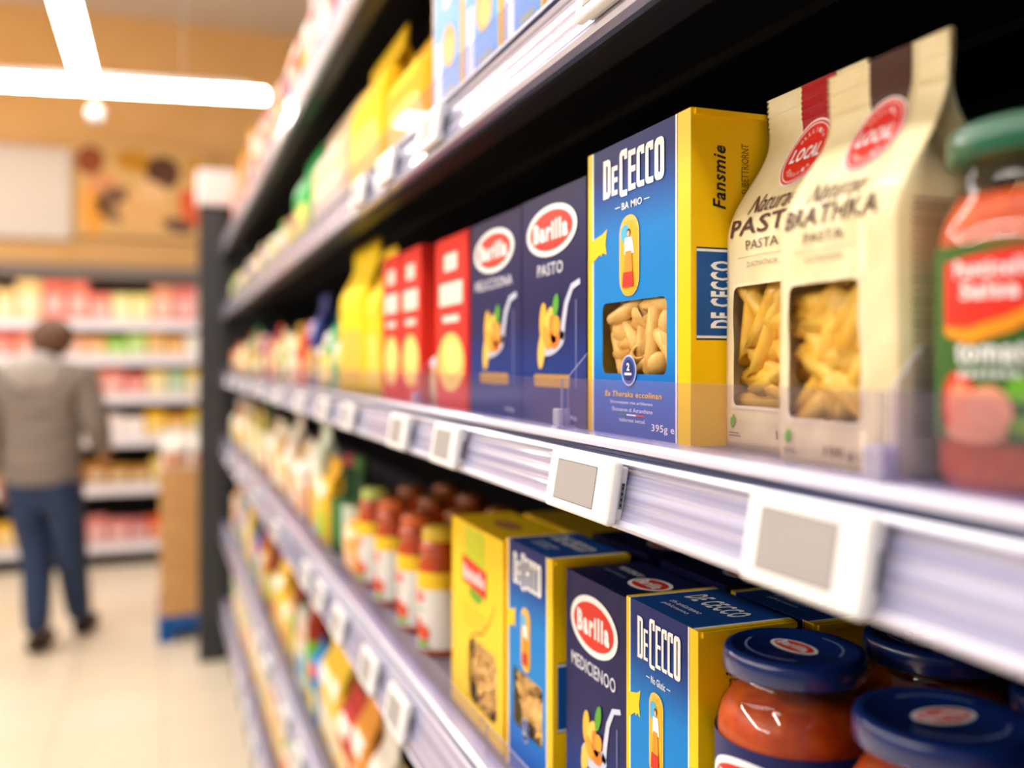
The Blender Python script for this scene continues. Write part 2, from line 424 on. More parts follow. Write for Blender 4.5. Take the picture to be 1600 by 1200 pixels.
def oval_logo(A, cx, cz, rx, rz, word='Barilla', ly=3, tilt=0):
    A.ell(cx, cz, rx, rz, PRINTW, ly, rot=tilt); A.ell(cx, cz, rx*.85, rz*.78, RED, ly+1, rot=tilt)
    A.text(word, cx, cz, rz*.78, PRINTW, ly+2, w=rx*1.36, bold=.05, rot=tilt)
def navy_carton(w, d, h, label, name_text, seed, group=None, loc=(0, 0, 0), rz=R90, top=True):
    r = thing('pasta_box', label, 'pasta box', loc, rz, group)
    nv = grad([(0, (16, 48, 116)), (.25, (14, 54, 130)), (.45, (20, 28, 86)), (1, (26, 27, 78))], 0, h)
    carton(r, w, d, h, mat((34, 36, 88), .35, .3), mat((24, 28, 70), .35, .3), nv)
    A = Art(); cx = 0
    oval_logo(A, cx-.01*w, h*.832, .395*w, h*.110); A.build('logo', r, flat, label='red and white oval logo')
    T = Art(); T.text(name_text, cx-.02*w, h*.668, h*.052, mat((225, 225, 240)), 3, w=(.40 if len(name_text) < 6 else .74)*w, bold=.01)
    T.build('lettering', r, flat, label='pale capital lettering'); T = Art(); T.rect(.36*w, h*.16, .375*w, h*.52, mat((110, 125, 175)), 2); T.build('side_line', r, flat); T = Art()
    T.text('500g', .3*w, h*.04, h*.022, PRINTW, 3, w=.16*w)
    T.build('weight_mark', r, flat)
    P = Art(); SIL = mat((205, 212, 232), .3, .3)
    fx, fz = .0*w, h*.385
    P.stroke([(fx+.34*w, fz+.18*h), (fx+.25*w, fz+.165*h), (fx+.185*w, fz+.11*h), (fx+.15*w, fz+.04*h), (fx+.13*w, fz-.02*h)], .03*w, SIL, 3, taper=1.8)
    P.ell(fx, fz-.03*h, .17*w, .045*h, SIL, 3, rot=.2)
    pc = [mat((247, 190, 60)), mat((250, 205, 90)), mat((236, 130, 40)), mat((242, 165, 50))]
    for (dx, dz, a, l, k) in ((-.10, .05, 1.5, .17, 0), (-.03, .04, 1.15, .16, 1), (.03, .02, 1.8, .13, 2), (-.12, -.06, 1.4, .16, 1), (.05, -.02, .3, .1, 2), (-.05, -.01, 2.2, .12, 3), (.07, .03, 1.2, .09, 3)):
        P.ell(fx+dx*w, fz+dz*h, l*w*.62, .045*w, pc[k], 4+k, rot=a)
    P.ell(fx+.06*w, fz+.105*h, .035*w, .045*h, mat((90, 170, 50)), 5, rot=-.3)
    P.it = [([(fx+(x-fx)*1.25, fz+(y-fz)*1.15) for x, y in vs], fs, mi, ly) for vs, fs, mi, ly in P.it]
    P.build('serving_picture', r, flat, label='picture of pasta on a silver fork')
    W = Art(); W.rect(-.28*w, h*.160, .28*w, h*.215, mat((186, 140, 70)), 2, r=.003)
    W.build('window', r, flat, label='small tan window strip low on the front')
    if top:
        U = Art(); oval_logo(U, .22*w, d*.5, .2*w, d*.22, ly=1); U.text('MEDICIENOO', -.2*w, d*.6, d*.1, PRINTW, 1, w=.34*w)
        U.text('pasta di semola', -.2*w, d*.4, d*.07, mat((150, 160, 200)), 1, w=.34*w)
        U.build('top_print', r, lambda x, z, o: (x, z, h+o), label='oval logo on the navy top flap')
    return r

# ------------------------------------------------------------------ paper bags
def sstep(t): t = max(0, min(1, t)); return t*t*(3-2*t)
def bag_funcs(w, h, d, bulge=.045, lean0=.58, lean1=.90, pinch=.05, ribs=True, wrk=.0005, tuck=.34):
    def lean(t): return sstep((t-lean0)/(lean1-lean0))
    def halfw(t): return w/2*(1-pinch*exp(-((t-.84)/.08)**2)+.012*sin(9*t))
    def front(x, z, off=0):
        t = z/h; a = 2*x/w
        k = lean(t)
        y = d*.5*k-.0007*k
        b = bulge*d*(1-min(1, abs(a))**2.2)*sin(pi*min(1, t/.9))**.7*(1-k*.6) if 0 < t < .9 else 0
        wr = wrk*(sin(23*t+5*a)+.6*sin(41*t-9*a+1))*(1-k)*(1-abs(a)**4) if t > .02 else 0
        if ribs and t > .90: wr = .00035*sin(z*2*pi/.0032)
        # folds running into the seal
        if .68 < t < .92: wr += .0009*sin(6*a+2)*sin(pi*(t-.68)/.24)
        return (a*halfw(t), y-b+wr-off, z)
    def back(x, z):
        t = z/h; a = 2*x/w; k = lean(t)
        return (a*halfw(t), d-d*.5*k+.0007*k+(.00035*sin(z*2*pi/.0032) if ribs and t > .9 else 0), z)
    def side(s, y, z, off=0):     # s = +1 / -1, y in 0..d
        t = z/h; k = lean(t)
        f = front(s*w/2, z)[1]; bk = d-d*.5*k
        q = y/d; yy = f+(bk-f)*q; g = tuck*d*k*(1-abs(2*q-1))
        return (s*(halfw(t)-g+off), yy, z)
    return front, back, side
def bag_mesh(name, root, w, h, d, m, fn, window=None, nx=28, nz=40):
    front, back, side = fn; bm = bmesh.new()
    xs = sorted(set([-w/2+w*i/nx for i in range(nx+1)]+([window[0], window[2]] if window else [])))
    zs = sorted(set([h*i/nz for i in range(nz+1)]+([h*(.9+.1*i/24) for i in range(25)] if nz > 30 else [])+([window[1], window[3]] if window else [])))
    Fv = [[bm.verts.new(front(x, z)) for x in xs] for z in zs]
    Bv = [[bm.verts.new(back(x, z)) for x in xs] for z in zs]
    Sv = {s: [[bm.verts.new(side(s, d*q, z)) for q in (.25, .5, .75)] for z in zs] for s in (1, -1)}
    for j in range(len(zs)-1):
        zc = (zs[j]+zs[j+1])/2
        for i in range(len(xs)-1):
            xc = (xs[i]+xs[i+1])/2
            if not (window and window[0] < xc < window[2] and window[1] < zc < window[3]):
                bm.faces.new((Fv[j][i], Fv[j][i+1], Fv[j+1][i+1], Fv[j+1][i]))
            bm.faces.new((Bv[j][i+1], Bv[j][i], Bv[j+1][i], Bv[j+1][i+1]))
        for s in (1, -1):
            e = -1 if s > 0 else 0
            A = [Fv[j][e]]+Sv[s][j]+[Bv[j][e]]; B = [Fv[j+1][e]]+Sv[s][j+1]+[Bv[j+1][e]]
            for k in range(4):
                q = (A[k], A[k+1], B[k+1], B[k]) if s > 0 else (A[k+1], A[k], B[k], B[k+1])
                bm.faces.new(q)
    ring = Fv[0]+Sv[1][0]+Bv[0][::-1]+Sv[-1][0][::-1]
    bm.faces.new(ring[::-1])
    ring = Fv[-1]+Sv[1][-1]+Bv[-1][::-1]+Sv[-1][-1][::-1]
    bm.faces.new(ring)
    return from_bm(name, bm, m, root, True)

def cream_bag(w, h, d, label, stripe, word, seed, loc, rz=R90, weight='100 g', pm=PEN2, nx=4, nz=5, text2='PASTA', group=None, badge=RED):
    r = thing('pasta_bag', label, 'pasta bag', loc, rz, group)
    fn = bag_funcs(w, h, d); front = fn[0]
    wx0, wx1, wz0, wz1 = -w*.41, w*.25, h*.115, h*.455
    paper = noisy((232, 212, 160), (240, 224, 178), (1, 1, 1), 40, .5, .15, bump=.12)
    bag_mesh('pouch', r, w, h, d, paper, fn, (wx0, wz0, wx1, wz1))
    g = (frange(-w/2, w/2, 28), [h*i/40 for i in range(1, 40)]+[h*(.9+.1*i/24) for i in range(24)])
    S = Art()
    sx = .05*w; sw = .17*w
    S.poly([(sx-sw, h), (sx-sw, h*.91), (sx-sw*.8, h*.84), (sx-sw, h*.79), (sx+sw, h*.79), (sx+sw*.92, h*.84), (sx+sw, h*.91), (sx+sw, h)][::-1], stripe, 2)
    S.build('colour_stripe', r, front, g, label='dark band running down from the top seal' if stripe is BROWN else 'red band running down from the top seal')
    L = Art(); lx, lz, lr = .05*w, h*.800, .215*w
    L.ell(lx, lz, lr*1.05, lr*1.05, PRINTW, 4); L.ell(lx, lz, lr, lr, badge, 5)
    L.ring(lx, lz, lr*.90, lr*.90, lr*.93, lr*.93, PRINTW, 6)
    L.text('LOCAL', lx, lz, lr*.46, PRINTW, 6, w=lr*1.45, bold=.03)
    for s_, cz, sg in (('OLLLOIDA', 1, 1), ('SENNAIR', -1, -1)):
        for i, ch in enumerate(s_):
            a = (i-(len(s_)-1)/2)*.26
            L.text(ch, lx+lr*.70*sin(a), lz+sg*lr*.70*cos(a), lr*.13, PRINTW, 6, w=lr*.1, rot=-a*sg)
    L.build('round_logo', r, front, g, label='round red logo with white word')
    T = Art()
    T.text('Naturae', -.04*w, h*.675, h*.052, INK, 4, w=.50*w, bold=.0, shear=.35)
    T.text(word, -.04*w, h*.615, h*.050, INK, 4, w=.82*w, bold=.012)
    T.text(text2, -.06*w, h*.560, h*.026, INK, 4, w=.34*w)
    T.rect(-.34*w, h*.528, .22*w, h*.5295, GRAYT, 4)
    T.text('ZUATMATNOR', -.06*w, h*.507, h*.014, GRAYT, 4, w=.34*w)
    T.build('lettering', r, front, g, label='brown printed lettering'); T = Art()
    T.text(weight, .18*w, h*.045, h*.03, INK, 4, w=.24*w if len(weight) < 7 else .5*w)
    T.build('weight_mark', r, front, g); T = Art()
    G = mat((110, 180, 50))
    T.rect(-.44*w, h*.082, -.36*w, h*.084, G, 4); T.ell(-.415*w, h*.07, .025*w, .014*h, G, 4); T.ell(-.39*w, h*.08, .02*w, .014*h, G, 5)
    T.rect(-.46*w, h*.040, -.34*w, h*.044, GRAYT, 4); T.rect(-.46*w, h*.032, -.32*w, h*.036, GRAYT, 4)
    T.build('green_symbol', r, front, g)
    Wd = Art()
    Wd.poly(Art.rr(wx0-.001, wz0-.001, wx1+.001, wz1+.001, 0), CREAM2, 2, [Art.rr(wx0+.001, wz0+.001, wx1-.001, wz1-.001, .004)])
    Wd.build('window_border', r, front, g)
    Fm = Art(); Fm.rect(wx0, wz0, wx1, wz1, FILM, 0)
    Fm.build('window_film', r, lambda x, z, o: front(x, z, -.0003), g)
    box('backing', wx0-.004, wx1+.004, .030, .032, wz0-.006, wz1+.006, mat((150, 104, 50), .8), r)
    fill_pasta(r, wx0, wx1, wz0, wz1, .02, [pm], nx, nz, seed, y0=.0085, layers=2, edge=.001)
    Sd = Art()                              # tiny ingredient print on the near side
    rnd = random.Random(seed); tm = mat((140, 110, 80), .6)
    z = h*.10
    while z < h*.62:
        y0, y1 = d*.12, d*rnd.uniform(.6, .88)
        Sd.rect(y0, z, y1, z+h*.006, tm if rnd.random() < .8 else BROWN, 1); z += h*.016
    Sd.rect(d*.3, h*.22, d*.5, h*.245, G, 2)
    Sd.build('side_print', r, lambda y, z, o: fn[2](1, y, z, o), ([d*.25, d*.5, d*.75], [h*i/40 for i in range(1, 40)]), label='small print on the side gusset')
    return r

# simple packets for the far ends of the shelves -----------------------------------
def packet(kind, w, h, d, c1, c2, label, loc, rz=R90, group=None, c3=(250, 248, 240), nm=None, cat=None, detail=True, parts=True):
    m1, m2, m3 = mat(c1, .75, .3), mat(c2, .75, .2), mat(c3, .75, .2)
    if kind == 'bag':
        r = thing(nm or 'food_bag', label, cat or 'bag', loc, rz, group)
        fn = bag_funcs(w, h, d, bulge=.10, lean0=.62, lean1=.88, pinch=.07, ribs=False)
        bag_mesh('pouch', r, w, h, d, m1, fn, nx=8, nz=14)
        g = (frange(-w/2, w/2, 8), [h*i/14 for i in range(1, 14)])
        A = Art(); A.rect(-w*.38, h*.08, w*.38, h*.42, m2, 3, r=w*.12); A.build('picture_panel', r, fn[0], g)
        A = Art(); A.rect(-w*.34, h*.55, w*.34, h*.70, m3, 4, r=w*.05); A.build('name_panel', r, fn[0], g)
    elif kind == 'box':
        r = thing(nm or 'food_box', label, cat or 'box', loc, rz, group)
        bm = bmesh.new(); bx(bm, -w/2, w/2, 0, d, 0, h, 0, .0012, 1); from_bm('carton', bm, m1, r)
        A = Art(); A.ell(0, h*.27, w*.42, h*.17, m2, 1); A.ell(w*.06, h*.30, w*.26, h*.1, mat(tuple(min(255, int(v*1.1+10)) for v in c2)), 2)
        A.build('picture_panel', r, flat)
        A = Art(); A.rect(-w*.36, h*.60, w*.36, h*.73, m3, 1, r=.003); A.rect(-w*.2, h*.80, w*.2, h*.90, m3, 1, r=.003); A.rect(-w*.25, h*.50, w*.25, h*.54, m3, 1)
        A.build('name_panel', r, flat)
    elif kind in ('jar', 'bottle'):
        r = thing(nm or ('sauce_jar' if kind == 'jar' else 'bottle'), label, cat or kind, loc, rz, group)
        R_ = min(w, d)/2
        nk = .82 if kind == 'jar' else .62
        rn = R_*(.72 if kind == 'jar' else .34)
        lathe('glass', [(R_*.93, 0), (R_, h*.03), (R_, h*(nk-.20)), (R_*.93, h*(nk-.12)), (rn, h*nk), (rn, h*.93)], m1, r, 24, c=(0, R_, 0))
        lathe('lid', [(rn*1.12, h*.885), (rn*1.15, h*.90), (rn*1.15, h*.985), (rn*1.05, h)], m3, r, 24, c=(0, R_, 0))
        A = Art(); A.rect(-R_*1.3, h*.12, R_*1.5, h*.55, m2, 1)
        A.build('paper_label', r, lambda x, z, o: ((R_+o+.0004)*sin(x/R_), R_-(R_+o+.0004)*cos(x/R_), z), (frange(-R_*1.5, R_*1.5, 14), []))
    return r

# ------------------------------------------------------------------ setting
floor_m, N, L, b = nodemat('floor_tiles')
tc = N.new('ShaderNodeTexCoord'); br = N.new('ShaderNodeTexBrick'); br.offset = 0
br.inputs['Color1'].default_value = (*lin((238, 224, 200)), 1); br.inputs['Color2'].default_value = (*lin((232, 215, 188)), 1)
br.inputs['Mortar'].default_value = (*lin((205, 188, 160)), 1); br.inputs['Scale'].default_value = 1
br.inputs['Mortar Size'].default_value = .004; br.inputs['Brick Width'].default_value = .4; br.inputs['Row Height'].default_value = .4
L.new(tc.outputs['Object'], br.inputs[0]); L.new(br.outputs[0], b.inputs['Base Color']); b.inputs['Roughness'].default_value = .28
tag(box('floor', -7, 5, -3, 8.6, -.05, 0, floor_m), None, None, kind='structure')
tag(box('ceiling', -7, 5, -3, 8.6, 4.12, 4.2, mat((206, 190, 172), .8)), None, None, kind='structure')
WALLY = 7.75
tag(box('wall_back', -7, 5, WALLY, WALLY+.1, 0, 4.12, noisy((214, 160, 92), (222, 170, 104), (1, 1, 1), 2, .7)), None, None, kind='structure')

# ceiling lamps
def lamp(label, x0, x1, y0, y1, z, rz=0, group='long white strip lamps'):
    r = thing('strip_lamp', label, 'lamp', ((x0+x1)/2, (y0+y1)/2, z), rz, group)
    a, b2 = (x1-x0)/2, (y1-y0)/2
    box('diffuser', -a, a, -b2, b2, 0, .05, mat((255, 249, 242), .5, emit=LAMP), r, .012)
    box('housing', -a*.96, a*.96, -b2*.99, b2*.99, .05, .085, WHITE, r)
    L_ = max(a, b2); 
    for s in (-.8, .8):
        x, y = (s*a, 0) if a > b2 else (0, s*b2)
        box('suspension_rod', x-.003, x+.003, y-.003, y+.003, .085, 4.12-z, mat((200, 195, 190), .4), r)
LZ = EYE+1.55
lamp('long white strip lamp running down the aisle overhead', -.455, -.355, -1.3, 5.60, LZ)
lamp('long white strip lamp hanging crosswise at the end of the aisle', -4.1, .60, 5.99, 6.09, LZ+.01, rz=-.158)
lamp('long white strip lamp over the neighbouring aisle on the left', -2.75, -2.65, -1.3, 5.60, LZ)
lamp('added unseen strip lamp farthest to the left of the aisle', -4.75, -4.65, -1.3, 5.60, LZ)  # extra lamp row out of view, added to brighten the rail faces
# small white pendant sensor
r = thing('ceiling_sensor', 'small white dome hanging below the crosswise strip lamp', 'sensor', (-.38, 6.0, EYE+1.46))
lathe('dome', [(.002, -.05), (.03, -.045), (.048, -.015), (.05, .03), (.04, .05)], mat((160, 152, 150), .6), r, 24)
box('rod', -.006, .006, -.006, .006, .05, 4.12-EYE-1.50, mat((200, 160, 110), .5), r)

# wall pictures
def wall_pt(u, v, Y):
    # a point of the plane y = Y seen at pixel (u, v)
    k = (u-800)/F; zc = Y/(CT-k*ST); xc = k*zc
    return xc*CT+zc*ST, EYE-(v-VV0)/F*zc
x0, z1 = wall_pt(-60, 222, WALLY); x1, z0 = wall_pt(112, 376, WALLY)
r = thing('wall_panel', 'blank pale panel hung high on the tan end wall', 'sign', ((x0+x1)/2, WALLY-.03, z0))
box('board', (x0-x1)/2, (x1-x0)/2, -.02, .02, 0, z1-z0, mat((222, 206, 190), .7), r)
x0, z1 = wall_pt(120, 222, WALLY); x1, z0 = wall_pt(330, 378, WALLY)
W_, H_ = x1-x0, z1-z0
r = thing('food_poster', 'large food photograph high on the tan end wall', 'poster', ((x0+x1)/2, WALLY-.03, z0))
box('board', -W_/2, W_/2, -.02, .02, 0, H_, mat((222, 176, 110), .6), r)
A = Art(); rnd = random.Random(3)
for (fx, fz, rx, rz_, c, ly) in ((.1, .8, .10, .16, (150, 72, 34), 1), (.12, .3, .09, .3, (240, 160, 60), 1), (.42, .82, .14, .12, (204, 140, 20), 1), (.63, .72, .13, .18, (96, 56, 36), 1),
        (.3, .35, .16, .2, (150, 110, 70), 1), (.5, .3, .2, .25, (232, 176, 110), 2), (.55, .5, .12, .12, (240, 190, 130), 3), (.84, .35, .09, .22, (228, 100, 50), 1), (.75, .15, .12, .08, (110, 70, 60), 2),
        (.28, .45, .09, .07, (110, 76, 60), 3), (.9, .75, .08, .15, (214, 150, 30), 1), (.2, .55, .12, .12, (222, 150, 96), 2)):
    A.ell(-W_/2+fx*W_, fz*H_, rx*W_, rz_*H_, mat(c, .6), ly, n=20, rot=rnd.uniform(-.4, .4))
A.build('printed_food', r, lambda x, z, o: (x, -.0205-o*4, z))

# ------------------------------------------------------------------ main shelving
GY0, GY1 = -2.4, 4.72          # length of the near shelving
XB = .74                       # back panel
POST = mat((62, 62, 64), .5)
r = thing('shelving_frame', 'black metal shelving back panel and dark grey end post', 'shelving', (.5, 2.2, 0))
def loc_(x, y): return x-.5, y-2.2
def lb(name, x0, x1, y0, y1, z0, z1, m, parent, bev=0): return box(name, x0-.5, x1-.5, y0-2.2, y1-2.2, z0, z1, m, parent, bev)
lb('back_panel', XB, XB+.03, GY0, GY1, 0, 2.35, BLACK, r)
lb('end_post', .158, .285, 4.73, 4.83, 0, EYE+.765, POST, r, .006)
lb('end_panel', .285, XB+.03, 4.75, 4.80, 0, EYE+.765, POST, r)
lb('post_cap', .150, .335, 4.71, 4.85, EYE+.765, EYE+.935, mat((232, 228, 228), .4), r, .01)
lb('base_plinth', .30, XB, GY0, GY1, 0, .12, BLACK, r)

RAIL = noisy((124, 122, 160), (200, 199, 228), (5, .12, 26), 5, .25, .6, .3, .72)
RAILHI = mat((222, 220, 240), .2, .6)
RAILDK = mat((92, 98, 128), .3, .3)
SHM = mat((112, 104, 114), .4)
# (name, top front point, bottom front point, shelf surface)
SHELVES = {
    'top':    (.270, .600, .262, .528, .606),
    'upper':  (.270, .268, .262, .2140, .274),
    'middle': (.270, -.0540, .262, -.1020, -.0510),
    'lower':  (.270, -.3700, .258, -.4400, -.3680),
    'fourth': (.270, -.775, .262, -.845, -.772),
    'fifth':  (.270, -1.155, .262, -1.225, -1.152),
}
for nm, (xt, zt, xb, zb, zs) in SHELVES.items():
    zt, zb, zs = zt+EYE, zb+EYE, zs+EYE
    r = thing('shelf', '%s long black metal shelf with a clear lavender price rail' % nm, 'shelf', (0, 0, 0))
    r.location = (.5, 2.2, zs-.03)
    ox, oy, oz = r.location
    prof = [(.284, zs), (XB, zs), (XB, zs-.022), (.60, zs-.022), (.60, zs-.030), (.585, zs-.030), (.585, zs-.022), (.44, zs-.022), (.44, zs-.030), (.425, zs-.030), (.425, zs-.022),
            (.310, zs-.022), (.300, zb-.0025), (.276, zb-.0025), (.276, zt-.004)]
    extrude_y('board', [(x-ox, z-oz) for x, z in prof], GY0-oy, GY1-oy, [BLACK, SHM], r, [1]+[0]*14)
    # rail profile: clear nose on top, groove, tall ticket face with ribs, bottom lip
    P = [(.286, zt+.006), (.272, zt+.005), (.2685, zt+.002), (.2685, zt-.001), (.2725, zt-.0025), (.2725, zt-.0045), (.2680, zt-.0060), (.2660, zt-.0085), (.2685, zt-.0105)]
    mi = [0, 1, 1, 2, 2, 2, 1, 1, 0]
    n = 6
    for i in range(n+1):
        t = i/n; x = xt-.0005+(xb+.001-xt)*t; z = zt-.0115+(zb+.009-(zt-.0115))*t
        P.append((x, z)); mi.append(0)
        if i < n and i % 2 == 0:
            P.append((x-.0008, z-.0015)); mi.append(1)
            P.append((x-.0002, z-.0030)); mi.append(0)
    P += [(xb-.001, zb+.006), (xb-.003, zb+.003), (xb-.001, zb), (xb+.006, zb-.001), (.276, zb+.001), (.276, zt-.002), (.286, zt+.001)]
    mi += [1, 1, 0, 2, 0, 0, 0]
    rail = extrude_y('price_rail', [(x-ox, z-oz) for x, z in P], GY0-oy, GY1-oy, [RAIL, RAILHI, RAILDK], r, mi)
    rail['label'] = 'ribbed lavender plastic price rail'
    if nm in ('upper', 'middle', 'lower'):
        gd = thing('front_guard', 'low clear plastic guard standing along the %s shelf edge' % nm, 'shelf guard', (.279, 2.2, zs))
        hh = .0395 if nm == 'middle' else .036
        cuts = [GY0, .3065, .637, 1.062, 1.9, 2.7, 3.5, GY1] if nm == 'middle' else [GY0, .8095, 1.75, 2.7, 3.6, GY1] if nm == 'lower' else [GY0, .86, 1.8, 2.7, 3.6, GY1]
        for a, b2 in zip(cuts, cuts[1:]):
            pl = bmesh.new(); bx(pl, -.0008, .0008, a+.0012-2.2, b2-.0012-2.2, .001, hh, 0)
            for f in pl.faces:
                if abs(f.normal.x) < .5: f.material_index = 1
            from_bm('guard_plate', pl, [ACRY, ACRYEDGE], gd)
def divider(yy, shelf, label):
    zs = SHELVES[shelf][4]+EYE
    r = thing('shelf_divider', label, 'shelf divider', (.284, yy, zs), 0)
    P = [(0, 0), (0, .040), (.016, .058), (.35, .058), (.35, 0)]
    bm = bmesh.new()
    a = [bm.verts.new((x, -.0008, z+.0005)) for x, z in P]; b_ = [bm.verts.new((x, .0008, z+.0005)) for x, z in P]
    bm.faces.new(a); bm.faces.new(b_[::-1])
    for i in range(5):
        f = bm.faces.new((a[i], b_[i], b_[(i+1) % 5], a[(i+1) % 5])); f.material_index = 1
    bmesh.ops.recalc_face_normals(bm, faces=bm.faces)
    from_bm('plate', bm, [ACRY, ACRYEDGE], r)
    bm = bmesh.new(); bx(bm, -.012, .004, -.006, .006, .0005, .004, 0, .0008, 1); bx(bm, -.0105, -.0065, -.0055, .0055, .004, .017, 0, .0008, 1)
    bx(bm, -.003, -.001, -.0055, .0055, .004, .017)
    from_bm('clip', bm, ACRYEDGE, r)
divider(.637, 'middle', 'clear plastic divider between the navy and the large blue pasta boxes')
divider(.3065, 'middle', 'clear plastic divider between the brown-striped bag and the green-lidded jar')
divider(1.062, 'middle', 'clear plastic divider beside the nearest red box')

# ------------------------------------------------------------------ electronic price tags
CASE = mat((244, 243, 243), .35, .1); SCRN = mat((170, 165, 164), .5); STK = mat((120, 126, 128), .5)
def price_tag(shelf, yc, w_, label, h_=.040, z_off=0, group='electronic price tags on the rails'):
    xt, zt, xb, zb, zs = SHELVES[shelf]
    zc_ = (zt-.010+zb+.004)/2+EYE+z_off
    tilt = math.atan2(xt-xb, zt-zb)
    r = thing('price_tag', label, 'price tag', ((xt+xb)/2-.0015, yc, zc_), R90, group)
    r.rotation_euler = (-tilt*1.0, 0, R90)
    r.rotation_mode = 'XYZ'
    r.rotation_euler = (Matrix.Rotation(R90, 4, 'Z') @ Matrix.Rotation(-tilt, 4, 'X')).to_euler()
    bm = bmesh.new(); bx(bm, -w_/2, w_/2, -.0125, -.0050, -h_/2, h_/2, 0, .0030, 3)
    from_bm('case', bm, CASE, r, False)
    bm = bmesh.new(); bx(bm, -w_/2+.004, w_/2-.0035, -.0052, .0, -h_/2+.004, h_/2-.003, 0, .0012, 2)
    from_bm('mount', bm, mat((225, 224, 226), .4), r)
    A = Art(); sx0, sx1, sz0, sz1 = -w_/2+.16*w_, w_/2-.22*w_, -h_/2+.19*h_, h_/2-.17*h_
    A.rect(sx0-.0006, sz0-.0006, sx1+.0006, sz1+.0006, mat((130, 122, 118), .5), 0); A.rect(sx0, sz0, sx1, sz1, SCRN, 1)
    A.build('screen', r, lambda x, z, o: (x, -.0126-o, z), label='blank grey display')
    A = Art(); A.rect(-.0037, -.009, -.0012, .007, STK, 1)
    for z in (-.0075, -.004, -.0005, .003, .0052): A.rect(-.0031, z, -.0018, z+.0018, BLK, 2)
    A.build('sticker', r, lambda y, z, o: (w_/2-.0035+o, y, z), label='small grey code sticker')
    return r
def tag_at(shelf, u0, u1, label, **k):
    X = SHELVES[shelf][2]-.008
    ya, yb = Yof(u0, X), Yof(u1, X)
    return price_tag(shelf, (ya+yb)/2, abs(ya-yb), label, **k)
tag_at('middle', 1165, 1358, 'nearest and largest white price tag on the middle rail', h_=.0415)
tag_at('middle', 859, 957, 'white price tag on the middle rail below the large blue pasta box')
yy = [Yof(694, .254), Yof(621, .254), Yof(541, .254), Yof(503, .254), Yof(468, .254)]
lab = ['white price tag on the middle rail under the navy boxes', 'white price tag on the middle rail under the nearest red box', 'white price tag on the middle rail under the paired red boxes',
       'blurred white price tag on the middle rail under the tall yellow bags', 'blurred white price tag on the middle rail left of the yellow bags']
for y, l in zip(yy, lab): price_tag('middle', y, .080, l)
for k in range(5): price_tag('middle', 2.25+.48*k, .08, 'small blurred price tag, %s from the end post on the middle rail' % ['fifth', 'fourth', 'third', 'second', 'first'][k])
Ls = SHELVES['lower'][2]-.008
ln = ['nearest', 'second nearest', 'third nearest', 'fourth nearest', 'fifth nearest', 'sixth nearest', 'seventh nearest', 'eighth nearest', 'ninth nearest']
for k, u in enumerate([735, 615, 571, 524, 495, 474]):
    price_tag('lower', Yof(u, Ls), .085, '%s white price tag in view on the lower rail' % ln[k], h_=.046)
for k in range(4): price_tag('lower', 2.3+.6*k, .08, '%s of the blurred price tags at the far end of the lower rail' % ['nearest', 'second', 'third', 'farthest'][k], h_=.046)
for k, u in enumerate([490, 464, 443, 415, 402]):
    price_tag('fourth', Yof(u, .254), .085, '%s white price tag in view on the fourth rail down' % ln[k], h_=.046)
for k, u in enumerate([392, 380, 370]):
    price_tag('fifth', Yof(u, .254), .085, '%s white price tag in view on the bottom rail' % ln[k], h_=.046)
for k, u in enumerate([948, 668, 600, 558]):
    price_tag('upper', Yof(u, .254), .08, '%s white price tag in view on the upper rail' % ln[k])

# ------------------------------------------------------------------ middle shelf products
ZM = SHELVES['middle'][4]+EYE
BOXG = None
def at_span(ya, yb, X, z): return (X, (ya+yb)/2, z)
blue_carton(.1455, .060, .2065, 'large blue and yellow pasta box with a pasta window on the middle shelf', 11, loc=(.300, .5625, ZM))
navy_carton(.134, .050, .193, 'nearest navy pasta box on the middle shelf, touching the large blue box', 'PASTO', 5, loc=(.300, .7065, ZM), rz=R90)
navy_carton(.146, .050, .192, 'navy pasta box between the red box and the other navy box', 'MELICCIONA', 6, loc=(.300, .8490, ZM), rz=R90)
cream_bag(.089, .214, .060, 'cream pasta bag with a red stripe behind the brown-striped bag', DKRED, 'PASTA', 21, (.323, .4415, ZM), weight='100 g')
cream_bag(.081, .198, .060, 'front cream pasta bag with a brown stripe on the middle shelf', BROWN, 'BRATHKA', 22, (.293, .3525, ZM), weight='100 g - 011', nx=4, nz=5)
cream_bag(.090, .198, .055, 'shaded brown-striped bag in the row behind the green-lidded jar', BROWN, 'BRATHKA', 23, (.420, .335, ZM), weight='100 g', nx=3, nz=3)
